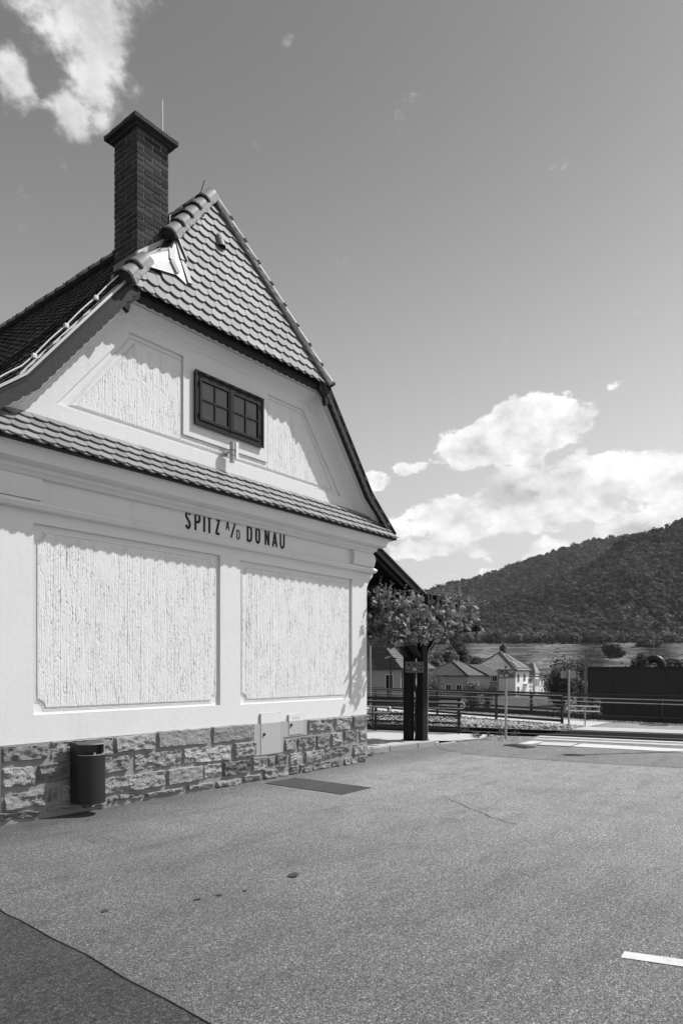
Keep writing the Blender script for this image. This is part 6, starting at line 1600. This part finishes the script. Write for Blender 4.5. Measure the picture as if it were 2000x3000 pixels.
# ------------------------------------------------------------------ trees and bushes beyond the track
def tree(px, ytop, ybase, wpx, depth, label, dens=1.0, tone=(.6, 1.5), name='broadleaf_tree', group='trees beyond the track', trunk_h=None, cat='tree', size=None, lift=0):
    top = at(px, ytop, depth); zb_ = float(land_z(depth)); 
    rx = wpx * depth / 4000.0; zt = top.z; bot = at(px, ybase, depth).z; bot = max(min(bot, zb_ + .22 * (zt - zb_)), zb_)
    T = thing(name, (top.x, top.y, zb_), label, cat, group)
    th = trunk_h or max(.6, bot - zb_ + .35 * (zt - bot))
    t = MB(); b0 = Vector((top.x, top.y, zb_)); t.tube([b0, b0 + Vector((.05 * rx, 0, th * .5)), b0 + Vector((0, .04 * rx, th))], [rx * .09 + .05, rx * .07 + .04, rx * .03 + .02], 7)
    for k in range(4):
        a = k * 1.6 + 1; t.tube([b0 + Vector((0, 0, th * .6)), b0 + Vector((math.cos(a) * rx * .45, math.sin(a) * rx * .45, th * .6 + (zt - zb_ - th * .6) * .5))], [rx * .04 + .03, .02], 5)
    put('trunk', t, M['bark'], T)
    hz = (zt - bot) / 2; cz = (zt + bot) / 2; pts = []; 
    lumps = [(rnd.uniform(-.62, .62), rnd.uniform(-.62, .62), rnd.uniform(-.6, .62), rnd.uniform(.30, .60)) for _ in range(15)]
    lumps += [(rnd.uniform(-.5, .5), rnd.uniform(-.5, .5), -.75, .4) for _ in range(4)]
    n = int(2600 * dens)
    for i in range(n):
        l = lumps[i % 19]; v = Vector((rnd.gauss(0, 1), rnd.gauss(0, 1), rnd.gauss(0, 1))).normalized() * l[3] * rnd.uniform(.55, 1.15)
        pts.append((top.x + (l[0] + v.x) * rx, top.y + (l[1] + v.y) * rx, cz + (l[2] * .95 + v.z) * hz))
    sz = size or max(.09, rx * .13)
    leaf_cloud('crown', pts, sz, M['foliage'], T, tone=tone, aspect=.75)
    return T
tree(1648, 1923, 2060, 100, 92, 'large dark round tree just right of the white house', 1.6, (.45, 1.2)); tree(1694, 1913, 2060, 76, 96, 'tall dark tree between the white house and the dark shed', 1.2, (.4, 1.1)); tree(1614, 1958, 2060, 48, 135, 'low dark tree touching the white house', .8, (.4, 1.0))
tree(1270, 1966, 2025, 62, 58, 'small pale bushy tree right of the pergola posts', 1.0, (.9, 2.2), size=.14)
tree(1382, 1986, 2035, 66, 62, 'dark shrub in front of the low house', 1.0, (.5, 1.2), 'shrub', 'shrubs beyond the track', cat='shrub'); tree(1428, 1984, 2035, 50, 64, 'dark shrub in front of the white house', .9, (.5, 1.2), 'shrub', 'shrubs beyond the track', cat='shrub')
for (px, yt, yb, w_, dep, lab, tn) in ((1262, 1908, 1962, 80, 165, 'pale round tree behind the houses, leftmost of a clump', (.9, 1.8)), (1312, 1905, 1962, 80, 170, 'pale round tree behind the low house, left of the dark one', (.9, 1.7)), (1352, 1896, 1960, 46, 172, 'taller dark tree rising behind the low house', (.75, 1.5)), (1398, 1912, 1962, 70, 176, 'pale tree behind the white house, next to its left eaves', (.8, 1.6)), (1235, 1915, 1965, 70, 160, 'dim tree behind the right end of the large house', (.6, 1.3))):
    tree(px, yt, yb, w_, dep, lab, .7, tn, size=1.0)
for (px, yt, yb, w_, dep, lab) in ((1870, 1917, 1956, 52, 190, 'round bush left of the bent duct'), (1965, 1927, 1958, 60, 200, 'wide bush right of the bent duct'), (1796, 1888, 1913, 56, 430, 'lone dark tree standing in the vineyard'), (1340, 1880, 1899, 26, 470, 'small tree on the terrace above the low house'), (1318, 1895, 1908, 18, 450, 'smallest tree on the terrace above the low house'), (1905, 1874, 1893, 70, 540, 'bushy tree at the upper edge of the vineyard')):
    tree(px, yt, yb, w_, dep, lab, .6, (.5, 1.3), size=max(.25, dep / 190))
# thin poles
for px, yt, yb, dep, lab in ((1682, 1877, 1990, 120, 'thin pole rising above the dark trees'), (1914, 1850, 1890, 400, 'thin mast at the upper edge of the vineyard'), (1668, 1990, 2070, 60, 'thin fence pole between the trees and the fence, left one'), (1690, 1985, 2070, 60, 'thin fence pole between the trees and the fence, right one')):
    a = at(px, yt, dep); zb_ = float(land_z(dep)); t = MB(); t.tube([(a.x, a.y, zb_), (a.x, a.y, a.z)], .035 * max(1, dep / 120), 6); o = put('thin_pole', t, M['sign_back'] if dep > 100 else M['iron'], None); o['label'] = lab; o['category'] = 'pole'
# scrub on the slope below the fence
n = 16000; dep = rng.uniform(22.5, 46, n) ; px = rng.uniform(1060, 1760, n)
X_ = EYE.x + FWD.x * dep + RGT.x * (px - 1000) / 2000 * dep; Y_ = EYE.y + FWD.y * dep + RGT.y * (px - 1000) / 2000 * dep
keep = np.array([x > fence_x(min(59, y)) + .9 for x, y in zip(X_, Y_)]); X_, Y_, dep = X_[keep], Y_[keep], dep[keep]
hgt = np.array([.5 + .5 * noise.noise((x * .35, y * .35, 0)) for x, y in zip(X_, Y_)])
Z_ = land_z(dep) + .2 + rng.uniform(0, 1, len(X_)) ** .7 * (.4 + 2.0 * hgt)
Z_ = np.minimum(Z_, 1.6 - (2012 - 1963) / 2000 * dep)
leaf_cloud('scrub', np.stack([X_, Y_, Z_], 1), .17, M['scrub'], tone=(.5, 2.2), kind='stuff', label='tangled green scrub on the bank behind the fences', category='scrub')

# ------------------------------------------------------------------ summer haze over the valley
hz = MB(); hz.box(-6600, 6600, -6600, 6600, -6.5, 520)
hm = bpy.data.materials.new('haze'); hm.use_nodes = True; ht = NT(hm.node_tree); hm.node_tree.nodes.remove(ht.n['Principled BSDF'])
pv = ht.new('ShaderNodeVolumePrincipled'); pv.inputs['Color'].default_value = (.85, .85, .85, 1); pv.inputs['Density'].default_value = .00006; pv.inputs['Anisotropy'].default_value = .2
hm.node_tree.links.new(pv.outputs[0], ht.n['Material Output'].inputs['Volume'])
put('haze', hz, hm, kind='stuff')
